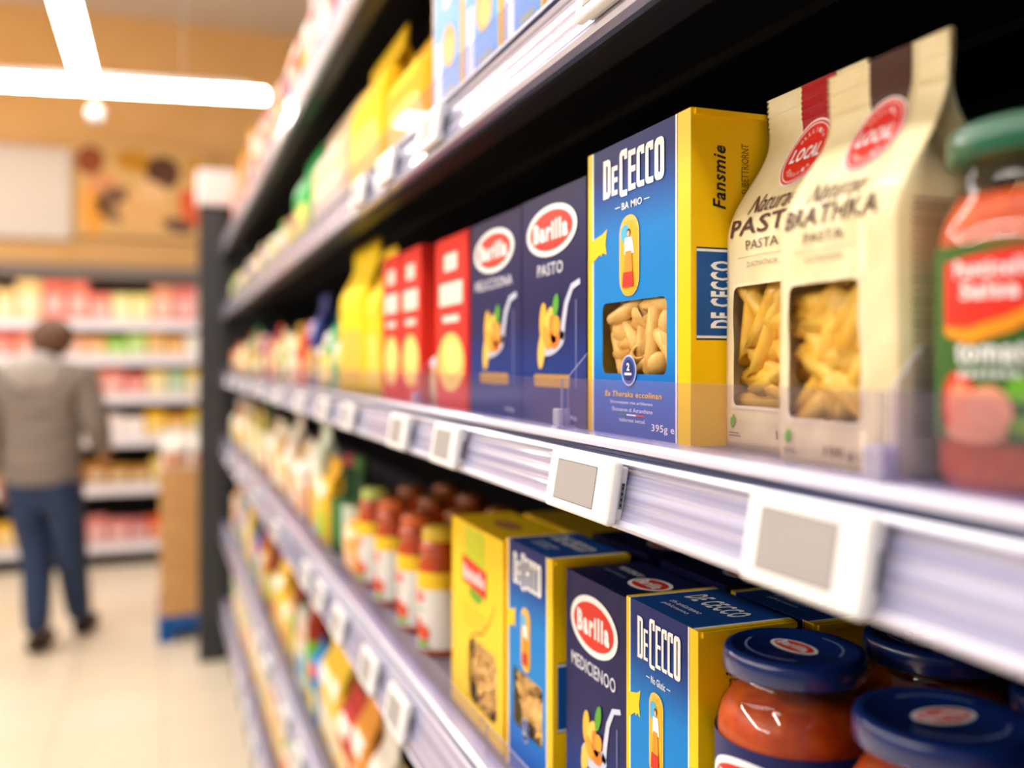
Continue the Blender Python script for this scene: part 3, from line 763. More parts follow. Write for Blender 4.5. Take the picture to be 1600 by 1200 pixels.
def jar(label, R_, H, lid_m, sauce, loc, lab=None, faces=0, lidr=None, neck=None, lab_range=(.12, .62), lid_art=None, group=None, lab_m=NAVY, lh=1.0):
    r = thing('sauce_jar', label, 'jar', loc, R90+faces, group)
    nr = neck or R_*.86; lr = lidr or R_*.9
    zl = H-.0178*lh-.003
    prof = [(R_*.86, 0), (R_*.95, .002), (R_, .008), (R_, zl-.036), (R_*.99, zl-.029), (R_*.95, zl-.022), (nr*1.01, zl-.014), (nr*.95, zl-.008), (nr*.96, zl+.006)]
    lathe('glass', prof, GLASS, r, 64)
    k = .0012
    lathe('sauce', [(max(.001, a-k), max(.0015, z)) for a, z in prof[:-2]], sauce, r, 64)
    lathe('lid', [(lr*.985, zl), (lr, zl+.001), (lr, zl+.012*lh), (lr*.985, zl+.0155*lh), (lr*.96, zl+.0178*lh), (lr*.90, zl+.0190*lh), (lr*.86, zl+.0190*lh), (lr*.83, zl+.0178*lh), (.001, zl+.0178*lh)], lid_m, r, 96, knurl=.004)
    if lid_art: lid_art.build('lid_print', r, lambda x, z, o: (x, z, zl+.0179*lh+o))
    z0, z1 = lab_range[0]*H, lab_range[1]*H
    A = Art(); A.rect(-R_*2.4, z0, R_*2.4, z1, lab_m, 0)
    cyl = lambda x, z, o: ((R_+.0006+o)*sin(x/R_), -(R_+.0006+o)*cos(x/R_), z)
    g = (frange(-R_*2.4, R_*2.4, 50), [])
    A.build('paper_label', r, cyl, g)
    if lab: lab.build('label_print', r, cyl, g)
    return r
# green-labelled tomato jar
A = Art(); R_ = .0395; H = .145
A.poly([(-.036, .062), (-.036, .094), (.020, .1), (.022, .074), (.0, .064), (-.02, .059)], mat((226, 42, 26)), 2)
A.poly([(-.036, .064), (-.036, .060), (-.018, .055), (.004, .061), (.022, .071), (.022, .076), (0, .067), (-.02, .062)], mat((240, 150, 20)), 3)
A.text('Ponticello', -.006, .090, .008, PRINTW, 4, w=.042, bold=.03); A.text('Salsa', -.008, .080, .008, PRINTW, 4, w=.03, bold=.03)
A.text('tomato', -.004, .051, .010, PRINTW, 4, w=.044, bold=.03); A.text('passata', -.008, .041, .005, PRINTW, 4, w=.032, bold=.02)
for (x, z, rx, rz_, c, ly) in ((-.026, .022, .013, .016, (214, 60, 36), 2), (-.024, .022, .009, .011, (240, 150, 110), 3), (-.008, .020, .012, .012, (236, 160, 120), 4), (.008, .030, .007, .006, (110, 180, 40), 5),
        (.026, .040, .015, .016, (224, 62, 30), 3), (.034, .022, .018, .013, (206, 70, 48), 4), (.044, .035, .014, .014, (230, 70, 34), 5), (.012, .014, .01, .005, (120, 160, 50), 6), (-.016, .010, .018, .005, (226, 150, 110), 6)):
    A.ell(x, z+.004, rx, rz_, mat(c, .45), ly, n=20)
A.stroke([(.010, .070), (.028, .078), (.031, .05)], .003, mat((200, 180, 120)), 6)
A.it = [([(x*.74-.006, y*.80+.014) for x, y in vs], fs, mi, ly) for vs, fs, mi, ly in A.it]
jar('green-lidded tomato sauce jar with a green label, rightmost on the middle shelf', R_, H, mat((10, 92, 60), .3, .4), SAUCE, (.3215, .2645, ZM), A, faces=.50, lidr=.0355, neck=.033, lh=.72, lab_range=(.15, .66), lab_m=mat((50, 96, 30), .45))

# red boxes and bags further along
def P(kind, u0, u1, shelf, ztop_v, c1, c2, label, X=.300, d=.05, **k):
    ya, yb = Yof(u0, X), Yof(u1, X); zs = SHELVES[shelf][4]
    um = (u0+u1)/2; zc = F*X/(CT*(um-UV0)); h = (VV0-ztop_v)*zc/F-zs
    g = .002
    return packet(kind, abs(ya-yb)-g*2, h, d, c1, c2, label, (X, (ya+yb)/2, zs+EYE), **k), min(ya, yb), max(ya, yb)
RD = (222, 44, 30)
P('box', 680, 731, 'middle', 368, RD, (250, 205, 110), 'nearest red pasta box on the middle shelf, beside the navy boxes', c3=(250, 225, 210))
P('box', 626, 658, 'middle', 388, RD, (250, 205, 110), 'right one of the paired red pasta boxes', c3=(250, 225, 210), d=.06)
P('box', 598, 625.5, 'middle', 400, RD, (250, 205, 110), 'left one of the paired red pasta boxes', c3=(250, 225, 210), d=.06)
packet('bag', .046, .085, .05, (244, 214, 140), (250, 225, 150), 'short pale bag in the gap beside the nearest red box', (.312, 1.092, ZM))
GOLD = (250, 205, 20)
P('bag', 573, 597, 'middle', 388, GOLD, (250, 214, 90), 'tall yellow bag touching the paired red boxes', c3=(250, 220, 60))
P('bag', 531, 572, 'middle', 380, (255, 212, 0), (240, 190, 70), 'broad bright yellow bag second from the red boxes', c3=(252, 220, 50))
packet('bag', .15, .205, .05, (196, 130, 20), (170, 100, 20), 'dark amber bag in the row behind the yellow bags', (.40, 1.38, ZM), c3=(210, 150, 40))
random.seed(21)
SPOKEN = ['first', 'second', 'third', 'fourth', 'fifth', 'sixth', 'seventh', 'eighth', 'ninth', 'tenth', 'eleventh', 'twelfth', 'thirteenth', 'fourteenth', 'fifteenth', 'sixteenth', 'seventeenth', 'eighteenth', 'nineteenth', 'twentieth', 'twenty-first', 'twenty-second', 'twenty-third', 'twenty-fourth', 'twenty-fifth', 'twenty-sixth', 'twenty-seventh', 'twenty-eighth', 'twenty-ninth', 'thirtieth', 'thirty-first', 'thirty-second']
def cname(c):
    R_, G_, B_ = c
    mx, mn = max(c), min(c)
    if mx-mn < 32: return 'white' if mx > 215 else 'grey' if mx > 90 else 'dark'
    import colorsys
    h, s, v = colorsys.rgb_to_hsv(R_/255, G_/255, B_/255); h *= 360
    if h < 14 or h > 340: return 'pink' if s < .5 else 'dark red' if v < .6 else 'red'
    if h < 38: return 'cream' if s < .35 else 'brown' if v < .65 else 'orange'
    if h < 66: return 'cream' if s < .4 else 'olive' if v < .6 else 'yellow'
    if h < 170: return 'pale green' if s < .35 else 'dark green' if v < .5 else 'green'
    if h < 260: return 'pale blue' if s < .3 else 'navy' if v < .55 else 'blue'
    return 'purple'
NOUN = {'bag': 'bag', 'box': 'box', 'jar': 'jar', 'bottle': 'bottle'}
def fill_run(shelf, y0, y1, seq, X=.300, wr=(.10, .14), hr=(.15, .21), seed=1, place='the %s shelf', d=.055):
    rnd = random.Random(seed); zs = SHELVES[shelf][4]+EYE; y = y0; items = []; k = 0
    while y < y1-.05:
        kind, c1, c2, c3, hf = seq[k] if k < len(seq) else rnd.choice(seq); k += 1
        w_ = rnd.uniform(*wr)*(.62 if kind in ('jar', 'bottle') else 1)
        if y+w_ > y1: break
        h_ok = 1
        items.append((kind, c1, c2, c3, hf*rnd.uniform(*hr), w_, y+w_/2)); y += w_+.004
    n = len(items)
    for i, (kind, c1, c2, c3, h, w_, yc) in enumerate(items):
        pos = SPOKEN[n-1-i] if n-1-i < len(SPOKEN) else 'far'
        tx = '%s %s with %s front, %s from the end post on the %s shelf' % (cname(c1), NOUN[kind], cname(c2), pos, shelf)
        packet(kind, w_-.003, h, d if kind in ('bag', 'box') else w_-.003, c1, c2, tx, (X+.004+rnd.uniform(0, .008), yc, zs), group='blurred groceries on the %s shelf' % shelf, c3=c3)
W_ = (245, 240, 228)
fill_run('middle', Yof(529, .30)+.01, 4.66, [
    ('bag', (246, 220, 150), (120, 170, 120), W_, .82), ('bag', (60, 170, 100), (250, 220, 130), W_, 1.0), ('bag', (236, 196, 90), (250, 230, 170), W_, .7),
    ('bag', (40, 50, 120), (210, 160, 80), (170, 170, 210), 1.02), ('jar', (214, 120, 50), (240, 225, 170), (235, 180, 170), .72), ('bag', (226, 84, 50), (245, 230, 190), (240, 210, 120), .9),
    ('box', (240, 225, 190), (210, 120, 50), W_, .7), ('bag', (235, 190, 80), (240, 230, 200), W_, .75), ('jar', (200, 110, 50), (235, 220, 180), (240, 230, 210), .65),
    ('bag', (150, 180, 90), (240, 230, 190), W_, .8), ('bag', (245, 225, 170), (220, 130, 60), (230, 150, 120), .8)], seed=4, wr=(.09, .13))

# ------------------------------------------------------------------ upper shelf products
for k, (u0, u1, l) in enumerate(((676, 722, 'farthest of the blue pasta boxes on the upper shelf, beside the yellow bags'), (723, 783, 'middle blue pasta box on the upper shelf'), (785, 850, 'nearest blue pasta box fully in view on the upper shelf'), (852, 950, 'blue pasta box cut by the top edge of the picture'))):
    X = .300; ya, yb = Yof(u0, X), Yof(u1, X)
    r = thing('pasta_box', l, 'pasta box', (X, (ya+yb)/2, SHELVES['upper'][4]+EYE), R90, 'light blue pasta boxes on the upper shelf')
    w_ = abs(ya-yb)-.003; h = .207
    carton(r, w_, .055, h, YEL, mat((28, 74, 150)), mat((40, 136, 214), .35, .3))
    A = Art(); A.rect(-w_/2, 0, -w_/2+.05*w_, h, mat((235, 190, 110)), 1); A.rect(w_/2-.12*w_, 0, w_/2-.06*w_, h, mat((30, 160, 220)), 1); A.rect(w_/2-.05*w_, 0, w_/2, h, mat((240, 200, 60)), 1)
    A.rect(-w_*.36, h*.12, -w_*.2, h*.46, PRINTW, 1); A.ell(w_*.08, h*.40, w_*.2, h*.13, mat((212, 160, 70)), 1, rot=.9); A.ell(w_*.12, h*.37, w_*.12, h*.09, mat((232, 190, 100)), 2, rot=.9)
    A.rect(-w_*.05, h*.14, w_*.3, h*.17, mat((150, 160, 120)), 1); A.rect(-w_*.1, h*.62, w_*.1, h*.85, mat((230, 190, 180)), 1, r=.004)
    A.build('front_print', r, flat)
P('bag', 604, 673, 'upper', 48, (236, 176, 10), (250, 220, 120), 'amber yellow bag on the upper shelf beside the blue boxes', c3=(250, 214, 40), d=.07)
P('bag', 548, 603, 'upper', 70, (250, 200, 10), (250, 216, 110), 'bright yellow peaked bag, second from the blue boxes on the upper shelf', c3=(240, 190, 40), d=.07)
P('bag', 488, 545, 'upper', 180, (226, 200, 160), (240, 222, 190), 'slim beige bag beside the yellow bags on the upper shelf', c3=(236, 220, 200), d=.06)
P('bag', 460, 487, 'upper', 240, (40, 170, 80), (230, 220, 110), 'green bag on the upper shelf left of the beige bag', c3=(150, 210, 160), d=.06)
fill_run('upper', Yof(459, .30)+.01, 4.66, [
    ('bag', (110, 70, 150), (225, 205, 90), (200, 100, 120), .75), ('bag', (230, 214, 110), (240, 235, 190), W_, .6), ('jar', (190, 84, 40), (235, 205, 150), (190, 80, 50), .7), ('bag', (240, 222, 200), (200, 190, 90), W_, .8),
    ('bag', (120, 190, 60), (230, 220, 140), W_, .85), ('box', (225, 205, 110), (240, 230, 190), W_, .6), ('bag', (240, 230, 210), (110, 170, 70), W_, .7)], seed=8)
fill_run('top', 1.30, 4.66, [
    ('bag', (240, 150, 10), (216, 50, 20), (245, 190, 60), 1.1), ('bag', (244, 160, 10), (220, 60, 24), (240, 200, 60), 1.2), ('bag', (244, 170, 20), (214, 70, 40), (230, 90, 60), 1.25), ('bag', (240, 196, 80), (214, 60, 40), (236, 130, 110), .9),
    ('bag', (214, 110, 110), (236, 220, 210), W_, 1.15), ('box', (220, 200, 196), (200, 60, 60), (214, 90, 96), .9), ('bag', (206, 196, 180), (150, 180, 60), W_, .95), ('bag', (190, 60, 50), (220, 190, 170), W_, .9), ('bag', (180, 110, 90), (96, 60, 120), W_, .95),
    ('bag', (120, 84, 110), (220, 120, 60), (150, 130, 170), .85), ('bag', (214, 130, 60), (226, 190, 120), W_, .9), ('bag', (84, 60, 110), (216, 140, 70), W_, .85), ('bag', (220, 150, 90), (200, 80, 50), W_, .8)], seed=13, wr=(.11, .16), hr=(.24, .31), d=.07)

# ------------------------------------------------------------------ lower shelf products
ZL = SHELVES['lower'][4]+EYE
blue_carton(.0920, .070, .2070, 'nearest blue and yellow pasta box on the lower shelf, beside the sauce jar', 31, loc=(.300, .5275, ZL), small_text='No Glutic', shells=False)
navy_carton(.1030, .070, .2030, 'navy pasta box between two blue boxes on the lower shelf', 'MEDICIENOO', 32, loc=(.3035, .6325, ZL))
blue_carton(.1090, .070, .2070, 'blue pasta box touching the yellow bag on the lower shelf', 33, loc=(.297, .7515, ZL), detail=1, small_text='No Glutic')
# yellow window bag
r = thing('pasta_bag', 'large yellow pasta bag with a curved window on the lower shelf', 'pasta bag', (.298, .9, ZL), R90)
w_, h, d = .165, .200, .07
carton(r, w_, d, h, mat((250, 200, 20), .35, .3), mat((235, 190, 20), .35, .3), mat((255, 210, 10), .32, .35), (-.02, .02, w_/2-.018, .085, .012), name='body')
A = Art(); LG = mat((200, 205, 40)); A.rect(-.035, h*.80, .03, h*.985, LG, 1)
A.build('green_band', r, flat)
A = Art(); A.poly([(-.042, h*.69), (.034, h*.665), (.034, h*.80), (-.042, h*.83)], mat((222, 40, 30)), 2); A.text('Buitello', -.004, h*.745, h*.075, PRINTW, 3, w=.066, bold=.03)
A.ell(0, h*.655, .022, .008, mat((110, 170, 40)), 1); A.build('logo', r, flat, label='red logo panel with white word')
A = Art()
for i in range(3): A.rect(-.045, h*(.56-.04*i), .03, h*(.57-.04*i), mat((226, 170, 10)), 1)
A.stroke([(-.024, .018), (-.024, .07), (-.012, .088), (.02, .096), (.045, .115), (.06, .135)], .002, mat((130, 90, 20)), 1)
A.build('lettering', r, flat)
A = Art(); A.rect(-.02, .02, w_/2-.018, .085, FILM, 0, r=.012); A.build('window_film', r, lambda x, z, o: (x, .0004, z))
box('tray', -.03, w_/2-.008, .022, .024, .01, .095, mat((170, 120, 60), .8), r)
one_pasta(r, -.02, w_/2-.018, .02, .085, 5, L=.034, rr=.0042, n=60)
A = Art(); A.ell(0, d*.5, w_*.18, d*.16, mat((170, 110, 70)), 1); A.build('top_print', r, lambda x, z, o: (x, z, h+o))
# second and third rows behind
for k, (yc, w2, typ, lbl) in enumerate(((.528, .092, 'b', 'shaded blue and yellow box in the back row behind the nearest lower blue box'),
        (.629, .095, 'n', 'shaded navy box in the back row behind the lower navy box'), (.752, .109, 'n', 'shaded navy box in the back row behind the left blue box'))):
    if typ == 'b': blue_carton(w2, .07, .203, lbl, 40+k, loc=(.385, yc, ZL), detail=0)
    else: navy_carton(w2, .07, .205, lbl, 'MEDICIENOO', 40+k, loc=(.385, yc, ZL))
packet('box', .165, .197, .07, (235, 185, 20), (200, 140, 30), 'shaded yellow box in the back row behind the yellow bag', (.385, .905, ZL), c3=(200, 110, 60))
# blue-lidded sauce jars
LID = mat((18, 44, 112), .22, .6)
def blue_jar(lbl, loc, faces, rot=0):
    la = Art(); oval_logo(la, 0, 0, .016, .0095, ly=1, tilt=rot)
    for a0, a1 in ((200, 320), (20, 100)):
        pts = [(.0265*cos(radians(a0+(a1-a0)*i/14)+rot), .0265*sin(radians(a0+(a1-a0)*i/14)+rot)) for i in range(15)]
        la.stroke(pts, .0012, mat((120, 140, 190)), 1)
    lb_ = Art(); oval_logo(lb_, 0, .136, .034, .018, ly=1)
    lb_.text('BASILICO', 0, .100, .012, PRINTW, 2, w=.05)
    return jar(lbl, .0435, .210, LID, SAUCE, loc, lb_, faces=faces, lidr=.0395, neck=.036, lh=.70, lab_range=(.10, .765), lid_art=la, group='blue-lidded sauce jars')
blue_jar('blue-lidded orange sauce jar beside the nearest lower blue box', (.3345, .4365, ZL), .35, rot=-.25)
blue_jar('nearest blue-lidded sauce jar at the lower right corner', (.3330, .3270, ZL), .60, rot=.9)
blue_jar('shaded blue-lidded jar in the row behind the one beside the blue box', (.4250, .4250, ZL), .5, rot=.3)
blue_jar('shaded blue-lidded jar in the row behind the corner jar', (.4250, .3200, ZL), .5, rot=.3)
blue_jar('blue-lidded jar mostly below the picture edge at the right', (.3330, .2180, ZL), .60, rot=.5)
# small sauce jars with white and yellow labels
us = [(690, (240, 200, 50)), (655, (224, 104, 40)), (617, (226, 110, 44)), (588, (210, 225, 110))]
nmz = ['yellow-lidded small sauce jar beside the large yellow bag', 'orange-lidded small sauce jar second from the yellow bag', 'orange-lidded small sauce jar third from the yellow bag', 'pale green-lidded small sauce jar fourth from the yellow bag']
for k, (u, lc) in enumerate(us):
    for row in range(3):
        X = .331+row*.062
        Y = Yof(u, .331)+ .004
        sa = mat((190, 70, 24), .2, .5)
        lbl = nmz[k] if row == 0 else 'shaded small sauce jar in the %s row, behind the %s' % (('second', 'third')[row-1], nmz[k].split(' small')[0]+' jar')
        r = thing('sauce_jar', lbl, 'jar', (X, Y, ZL), R90, 'small sauce jars with white labels')
        rr = .029
        lathe('glass', [(rr*.9, 0), (rr, .004), (rr, .100), (rr*.97, .112), (rr*.80, .122), (rr*.9, .128), (rr*.94, .134), (rr*.80, .142), (rr*.68, .145)], sa, r, 28)
        lathe('lid', [(rr*.80, .143), (rr*.82, .145), (rr*.82, .155), (rr*.74, .159)], mat(lc if row == 0 else (150, 80, 30), .3, .4), r, 28)
        if row == 0:
            A = Art(); A.rect(-rr*1.9, .010, rr*1.9, .094, mat((240, 236, 226)), 0); A.rect(-rr*1.9, .084, rr*1.9, .106, mat((250, 205, 40)), 1)
            A.ell(.004, .074, .012, .008, mat((236, 120, 110)), 2); A.ell(.0, .036, .012, .013, mat((220, 70, 40)), 2); A.ell(.014, .03, .010, .010, mat((226, 90, 50)), 3); A.ell(.012, .016, .012, .004, mat((130, 190, 70)), 3)
            A.rect(-.012, .056, .014, .060, mat((150, 170, 150)), 2)
            A.build('paper_label', r, lambda x, z, o: ((rr+.0006+o)*sin(x/rr), -(rr+.0006+o)*cos(x/rr), z), (frange(-rr*1.9, rr*1.9, 24), []))
fill_run('lower', Yof(572, .30)+.10, 4.66, [
    ('bag', (230, 160, 50), (250, 200, 150), (240, 210, 170), .72), ('bottle', (60, 96, 60), (200, 210, 190), (90, 130, 70), 1.2), ('bottle', (44, 84, 44), (60, 120, 60), (180, 90, 80), 1.25), ('bag', (246, 186, 40), (160, 200, 40), (240, 230, 210), .9),
    ('bag', (225, 230, 205), (240, 190, 80), W_, 1.15), ('bottle', (130, 60, 30), (150, 60, 40), (110, 60, 50), 1.2), ('bag', (240, 226, 210), (236, 150, 70), (240, 230, 230), 1.1), ('bag', (240, 190, 100), (236, 226, 210), W_, 1.0),
    ('bag', (236, 220, 200), (210, 140, 60), W_, 1.15), ('bag', (214, 190, 80), (240, 230, 210), W_, 1.0), ('jar', (200, 130, 60), (240, 220, 180), W_, 1.0), ('bag', (226, 200, 120), (240, 235, 225), W_, 1.1)], seed=15, wr=(.10, .13))
fill_run('fourth', .50, 4.66, [
    ('jar', (130, 130, 60), (200, 190, 120), (150, 150, 90), .8), ('jar', (110, 110, 60), (220, 200, 130), (100, 100, 60), .85), ('jar', (160, 50, 24), (110, 180, 50), (90, 30, 20), 1.05), ('box', (225, 228, 215), (60, 140, 200), (236, 120, 90), .8), ('bag', (30, 130, 200), (235, 225, 120), (225, 90, 70), .75),
    ('jar', (120, 40, 24), (180, 60, 30), (110, 40, 30), 1.1), ('bag', (250, 200, 30), (246, 180, 50), (240, 220, 170), 1.1), ('bag', (248, 196, 30), (240, 200, 120), W_, 1.1), ('bag', (240, 210, 120), (236, 150, 70), W_, .9), ('bag', (236, 226, 210), (200, 60, 50), W_, .9),
    ('bag', (226, 150, 60), (240, 220, 190), W_, .95), ('bag', (190, 60, 50), (240, 210, 160), W_, .9), ('bag', (240, 200, 60), (236, 226, 200), W_, 1.0)], seed=19, wr=(.10, .14), hr=(.18, .24))
fill_run('fifth', 1.2, 4.66, [
    ('bag', (240, 228, 210), (236, 130, 70), (120, 170, 80), 1.0), ('bag', (236, 220, 190), (236, 160, 90), W_, 1.0), ('bag', (230, 190, 80), (240, 228, 200), W_, .9), ('bag', (170, 190, 90), (240, 230, 210), W_, .95), ('box', (226, 170, 80), (240, 220, 180), W_, .9)], seed=23, wr=(.12, .16), hr=(.18, .24))

# ------------------------------------------------------------------ far shelving across the end of the aisle
FY = 7.2
FX0, FX1 = -2.3, .62
r = thing('far_shelving', 'dark shelving unit across the end of the aisle behind the shopper', 'shelving', (0, FY, 0))
box('back_panel', FX0, FX1, .38, .40, 0, EYE+.70, mat((40, 38, 38), .6), r)
box('header_board', FX0, FX1, .02, .36, EYE+.60, EYE+.70, mat((112, 100, 92), .6), r)
box('header_front', FX0, FX1, .36, .38, EYE+.44, EYE+.60, mat((112, 100, 92), .6), r)
box('plinth', FX0, FX1, .02, .38, 0, .07, BLACK, r)
frows = [.285, .035, -.24, -.545, -.89, -1.30]
for z in frows:
    bo = box('shelf_board', FX0, FX1, .0, .37, EYE+z, EYE+z+.02, mat((60, 58, 60), .5), r)
    box('price_rail', FX0, FX1, -.012, 0, EYE+z-.05, EYE+z+.025, mat((236, 228, 232), .4), bo)
for x in (FX0, FX1-.03): box('side_panel', x, x+.03, .0, .38, 0, EYE+.70, mat((60, 58, 58), .5), r)
rows = [
    [(240, 200, 110), (240, 200, 130), (236, 110, 90), (238, 120, 96), (240, 130, 110), (244, 226, 150), (240, 220, 130), (226, 150, 110), (222, 120, 110), (250, 244, 232), (250, 246, 236)],
    [(232, 90, 60), (234, 96, 60), (232, 100, 70), (236, 160, 120), (230, 160, 90), (150, 200, 60), (170, 205, 90), (226, 160, 60), (246, 236, 222), (226, 180, 160), (222, 190, 150)],
    [(240, 190, 150), (236, 180, 140), (230, 190, 150), (226, 180, 150), (224, 120, 100), (226, 110, 100), (236, 200, 120), (160, 190, 140), (244, 236, 214), (240, 230, 206)],
    [(240, 190, 150), (236, 200, 160), (220, 180, 150), (230, 190, 160), (246, 226, 220), (246, 230, 220), (240, 180, 20), (226, 160, 60), (200, 170, 60), (210, 180, 60)],
    [(200, 150, 50), (220, 170, 60), (180, 130, 60), (190, 130, 60), (170, 110, 40), (186, 130, 50), (226, 190, 90), (232, 200, 110), (244, 232, 220), (246, 236, 226)],
    [(236, 180, 50), (240, 180, 60), (226, 170, 60), (240, 220, 180), (220, 130, 120), (200, 110, 110), (234, 90, 20), (240, 120, 50), (244, 230, 210), (238, 222, 206)]]
rn_ = ['top', 'second', 'third', 'fourth', 'fifth', 'bottom']
rnd = random.Random(5)
for ri, (z, cols) in enumerate(zip(frows, rows)):
    x = -1.55; k = 0
    hs = .24 if ri == 0 else .17
    while x < .42:
        w_ = rnd.uniform(.125, .165)
        c1 = cols[min(len(cols)-1, int((x+1.25)/1.75*len(cols)))] if x > -1.25 else cols[0]
        c2 = tuple(min(255, int(v*.5+128)) for v in c1)
        h = hs*rnd.uniform(.66, 1.08)
        if ri == 0 and -1.05 < x < -.6: h = .27
        if ri == 0 and -.6 < x < -.15: h = .19
        if ri == 0 and x > -.15: h = .255
        if ri in (2, 3) and .1 < x < .3: c1 = (232, 190, 30)
        lblf = '%s packet on the %s shelf across the aisle end, %s from the left' % (cname(c1), rn_[ri], SPOKEN[k])
        rr_ = thing('food_packet', lblf, 'packet', (x+w_/2, FY+.03, EYE+z+.0205), 0, 'packets on the far shelves')
        bm = bmesh.new(); bx(bm, -w_/2+.004, w_/2-.004, 0, .14, 0, h, 0, .006, 2); from_bm('packet_body', bm, mat(c1, .5), rr_)
        A = Art(); A.rect(-w_*.36, h*.15, w_*.36, h*.62, mat(c2, .5), 2, r=.01); A.build('front_print', rr_, flat)
        x += w_; k += 1

# cardboard stack on a blue base beside the end post
CARD = noisy((206, 152, 92), (216, 164, 104), (1, 1, 8), 6, .75)
r = thing('pallet_base', 'blue plastic base under the cardboard stack on the floor', 'pallet', (.16, 5.42, 0))
box('deck', -.19, .25, -.30, .30, .06, .13, mat((0, 84, 160), .4), r, .01)
for x in (-.15, .20):
    for y in (-.25, .25): box('foot', x-.04, x+.04, y-.05, y+.05, 0, .062, mat((0, 84, 160), .4), r)
zz = .131
for k, (hh, nm_) in enumerate(((.28, 'bottom'), (.26, 'middle'), (.22, 'top'))):
    r = thing('cardboard_box', '%s brown cardboard box of the stack beside the end post' % nm_, 'cardboard box', (.19, 5.42, zz), 0, None)
    box('carton', -.21, .21, -.28, .28, 0, hh, CARD, r, .004)
    box('tape', -.03, .03, -.281, -.2803, .0, hh, mat((190, 150, 90), .3), r)
    zz += hh+.001
for k in range(3):
    r = packet('bag', .13, .20, .12, (240, 232, 222), (226, 150, 110), '%s pale bag standing on the cardboard stack' % ['left', 'middle', 'right'][k], (.05+.14*k, 5.16, zz), rz=0, group='pale bags on the cardboard stack')

# ------------------------------------------------------------------ shopper
def skin(name, V, E, m, parent, sub=2):
    me = bpy.data.meshes.new(name); me.from_pydata([v[0] for v in V], E, []); me.materials.append(m)
    o = link(name, me, parent)
    o.modifiers.new('Skin', 'SKIN').use_smooth_shade = True
    sk = me.skin_vertices[0].data if me.skin_vertices else None
    if sk is None:
        bm = bmesh.new(); bm.from_mesh(me); bm.verts.layers.skin.verify(); bm.to_mesh(me); bm.free(); sk = me.skin_vertices[0].data
    for i, v in enumerate(V):
        rr = v[1]; sk[i].radius = rr if isinstance(rr, tuple) else (rr, rr); sk[i].use_root = (i == 0)
    s = o.modifiers.new('Sub', 'SUBSURF'); s.levels = sub; s.render_levels = sub
    return o
SKINM = mat((214, 160, 130), .5)
k_ = (68-800)/F; zc_ = 4.72; px, py = zc_*ST+k_*zc_*CT, zc_*CT-k_*zc_*ST
per = thing('person', 'person seen from behind in a grey hooded jacket and blue jeans walking away', 'person', (px, py, 0), -TH+.02)
# body: pelvis root, spine, head, arms, legs (x right, y forward, z up)
V = [((0, 0, .90), (.10, .07)), ((0, 0, 1.10), (.10, .07)), ((0, .01, 1.32), (.16, .10)), ((.01, .02, 1.43), (.06, .06)), ((.02, .03, 1.49), (.055, .055)), ((.03, .04, 1.57), (.075, .088)), ((.03, .045, 1.62), (.07, .08)),
     ((-.19, 0, 1.36), (.055, .055)), ((-.25, -.02, 1.10), (.042, .042)), ((-.25, .05, .86), (.030, .028)), ((-.25, .07, .80), (.034, .018)),
     ((.20, 0, 1.36), (.055, .055)), ((.26, -.01, 1.10), (.042, .042)), ((.22, .17, .98), (.03, .028)), ((.20, .24, .97), (.034, .018)),
     ((-.08, 0, .84), (.07, .07)), ((-.045, .03, .47), (.05, .05)), ((.01, -.09, .10), (.036, .04)), ((.015, .02, .035), (.036, .028)),
     ((.09, 0, .84), (.07, .07)), ((.11, .05, .48), (.05, .05)), ((.09, .21, .10), (.036, .04)), ((.10, .32, .035), (.036, .028)),
     ((.03, .14, 1.565), (.012, .016))]
E = [(0, 1), (1, 2), (2, 3), (3, 4), (4, 5), (5, 6), (2, 7), (7, 8), (8, 9), (9, 10), (2, 11), (11, 12), (12, 13), (13, 14), (0, 15), (15, 16), (16, 17), (17, 18), (0, 19), (19, 20), (20, 21), (21, 22), (5, 23)]
def fingers(V, E, hand, base, dirv, side):
    # four fingers of unequal length and a thumb
    for i, (o, l) in enumerate(((-.024, .062), (-.008, .072), (.008, .068), (.023, .054))):
        a = base+Vector((o*.35, o, -.02*0)) if side else base+Vector((0, o, 0))
        p = len(V); V.append((tuple(a+dirv*.02), .009)); V.append((tuple(a+dirv*(.02+l*.5)+Vector((0, .004, 0))), .0085)); V.append((tuple(a+dirv*(.02+l)+Vector((0, .012, .004))), .007))
        E += [(hand, p), (p, p+1), (p+1, p+2)]
    p = len(V); V.append((tuple(base+Vector((.0, .034, .006))), .010)); V.append((tuple(base+Vector((.0, .046, -.022))), .008)); E += [(hand, p), (p, p+1)]
fingers(V, E, 10, Vector((-.25, .07, .80)), Vector((0, .1, -1)).normalized(), 0)
fingers(V, E, 14, Vector((.20, .24, .97)), Vector((0, .9, -.4)).normalized(), 1)
b_ = skin('body', V, E, SKINM, per, 1)
JK = noisy((108, 96, 88), (140, 128, 118), (.6, .6, 8), 9, .85, bump=.3)
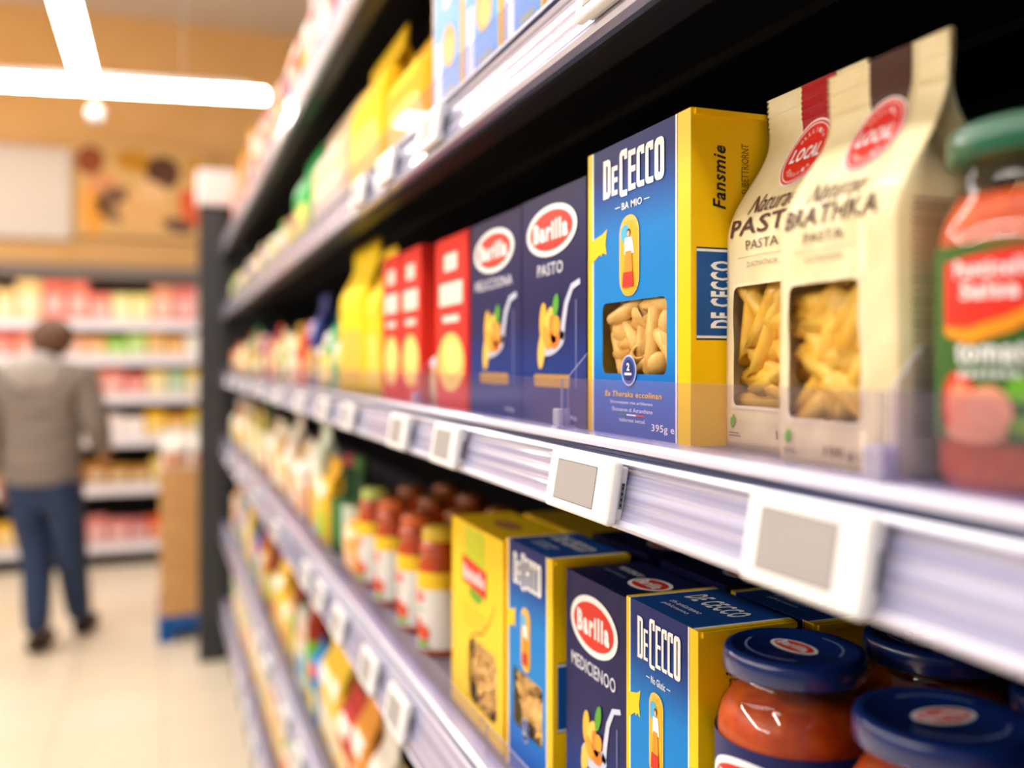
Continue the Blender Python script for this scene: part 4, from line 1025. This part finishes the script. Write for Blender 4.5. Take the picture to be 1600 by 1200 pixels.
V = [((0, 0, 1.02), (.205, .145)), ((0, -.005, .83), (.215, .15)), ((0, 0, 1.20), (.205, .145)), ((.0, 0, 1.36), (.175, .125)), ((.01, .0, 1.46), (.09, .085)),
     ((-.19, 0, 1.375), (.085, .085)), ((-.265, -.02, 1.12), (.072, .072)), ((-.265, .05, .87), (.05, .05)),
     ((.20, 0, 1.375), (.085, .085)), ((.275, -.01, 1.12), (.072, .072)), ((.235, .15, .985), (.052, .052))]
skin('jacket', V, [(0, 1), (0, 2), (2, 3), (3, 4), (3, 5), (5, 6), (6, 7), (3, 8), (8, 9), (9, 10)], JK, per, 2)
bm = bmesh.new(); bmesh.ops.create_uvsphere(bm, u_segments=20, v_segments=12, radius=1)
for v in bm.verts: v.co = Vector((v.co.x*.15, v.co.y*.075-.085-.02*v.co.z, v.co.z*.11+1.40))
from_bm('hood', bm, noisy((166, 158, 152), (190, 182, 176), (1, 1, 1), 12, .85), per, True)
JN = noisy((22, 40, 70), (30, 54, 92), (1, 1, 1), 20, .8)
skin('jeans', [((0, 0, 1.02), (.175, .125)), ((0, 0, .85), (.175, .125)), ((-.095, 0, .76), (.105, .105)), ((-.045, .03, .47), (.082, .084)), ((.01, -.09, .08), (.062, .065)),
               ((.105, 0, .76), (.105, .105)), ((.115, .05, .48), (.082, .084)), ((.09, .21, .08), (.062, .065))], [(0, 1), (1, 2), (2, 3), (3, 4), (1, 5), (5, 6), (6, 7)], JN, per, 2)
for x, y, n in ((.01, -.07, 0), (.10, .24, 1)):
    bm = bmesh.new(); bmesh.ops.create_uvsphere(bm, u_segments=16, v_segments=10, radius=1)
    for v in bm.verts: v.co = Vector((x+v.co.x*.048, y+.03+v.co.y*.135, max(0, .055+v.co.z*.055*(1-.35*max(0, v.co.y)))))
    from_bm('shoe', bm, mat((44, 36, 32), .6), per, True)
bm = bmesh.new(); bmesh.ops.create_icosphere(bm, subdivisions=4, radius=1)
for v in bm.verts:
    c = v.co; q = 1+.05*sin(9*c.x+3)*sin(8*c.z)+.03*sin(17*c.y)
    yy_ = c.y*.105 if c.y < .2 else .021+(c.y-.2)*.07
    v.co = Vector((.03+c.x*.104*q, .03+yy_*q, 1.580+c.z*.102*q-(.02 if c.y < -.3 and c.z < 0 else 0)))
from_bm('hair', bm, noisy((84, 54, 34), (112, 74, 46), (1, 1, 4), 30, .6, bump=.4), per, True)
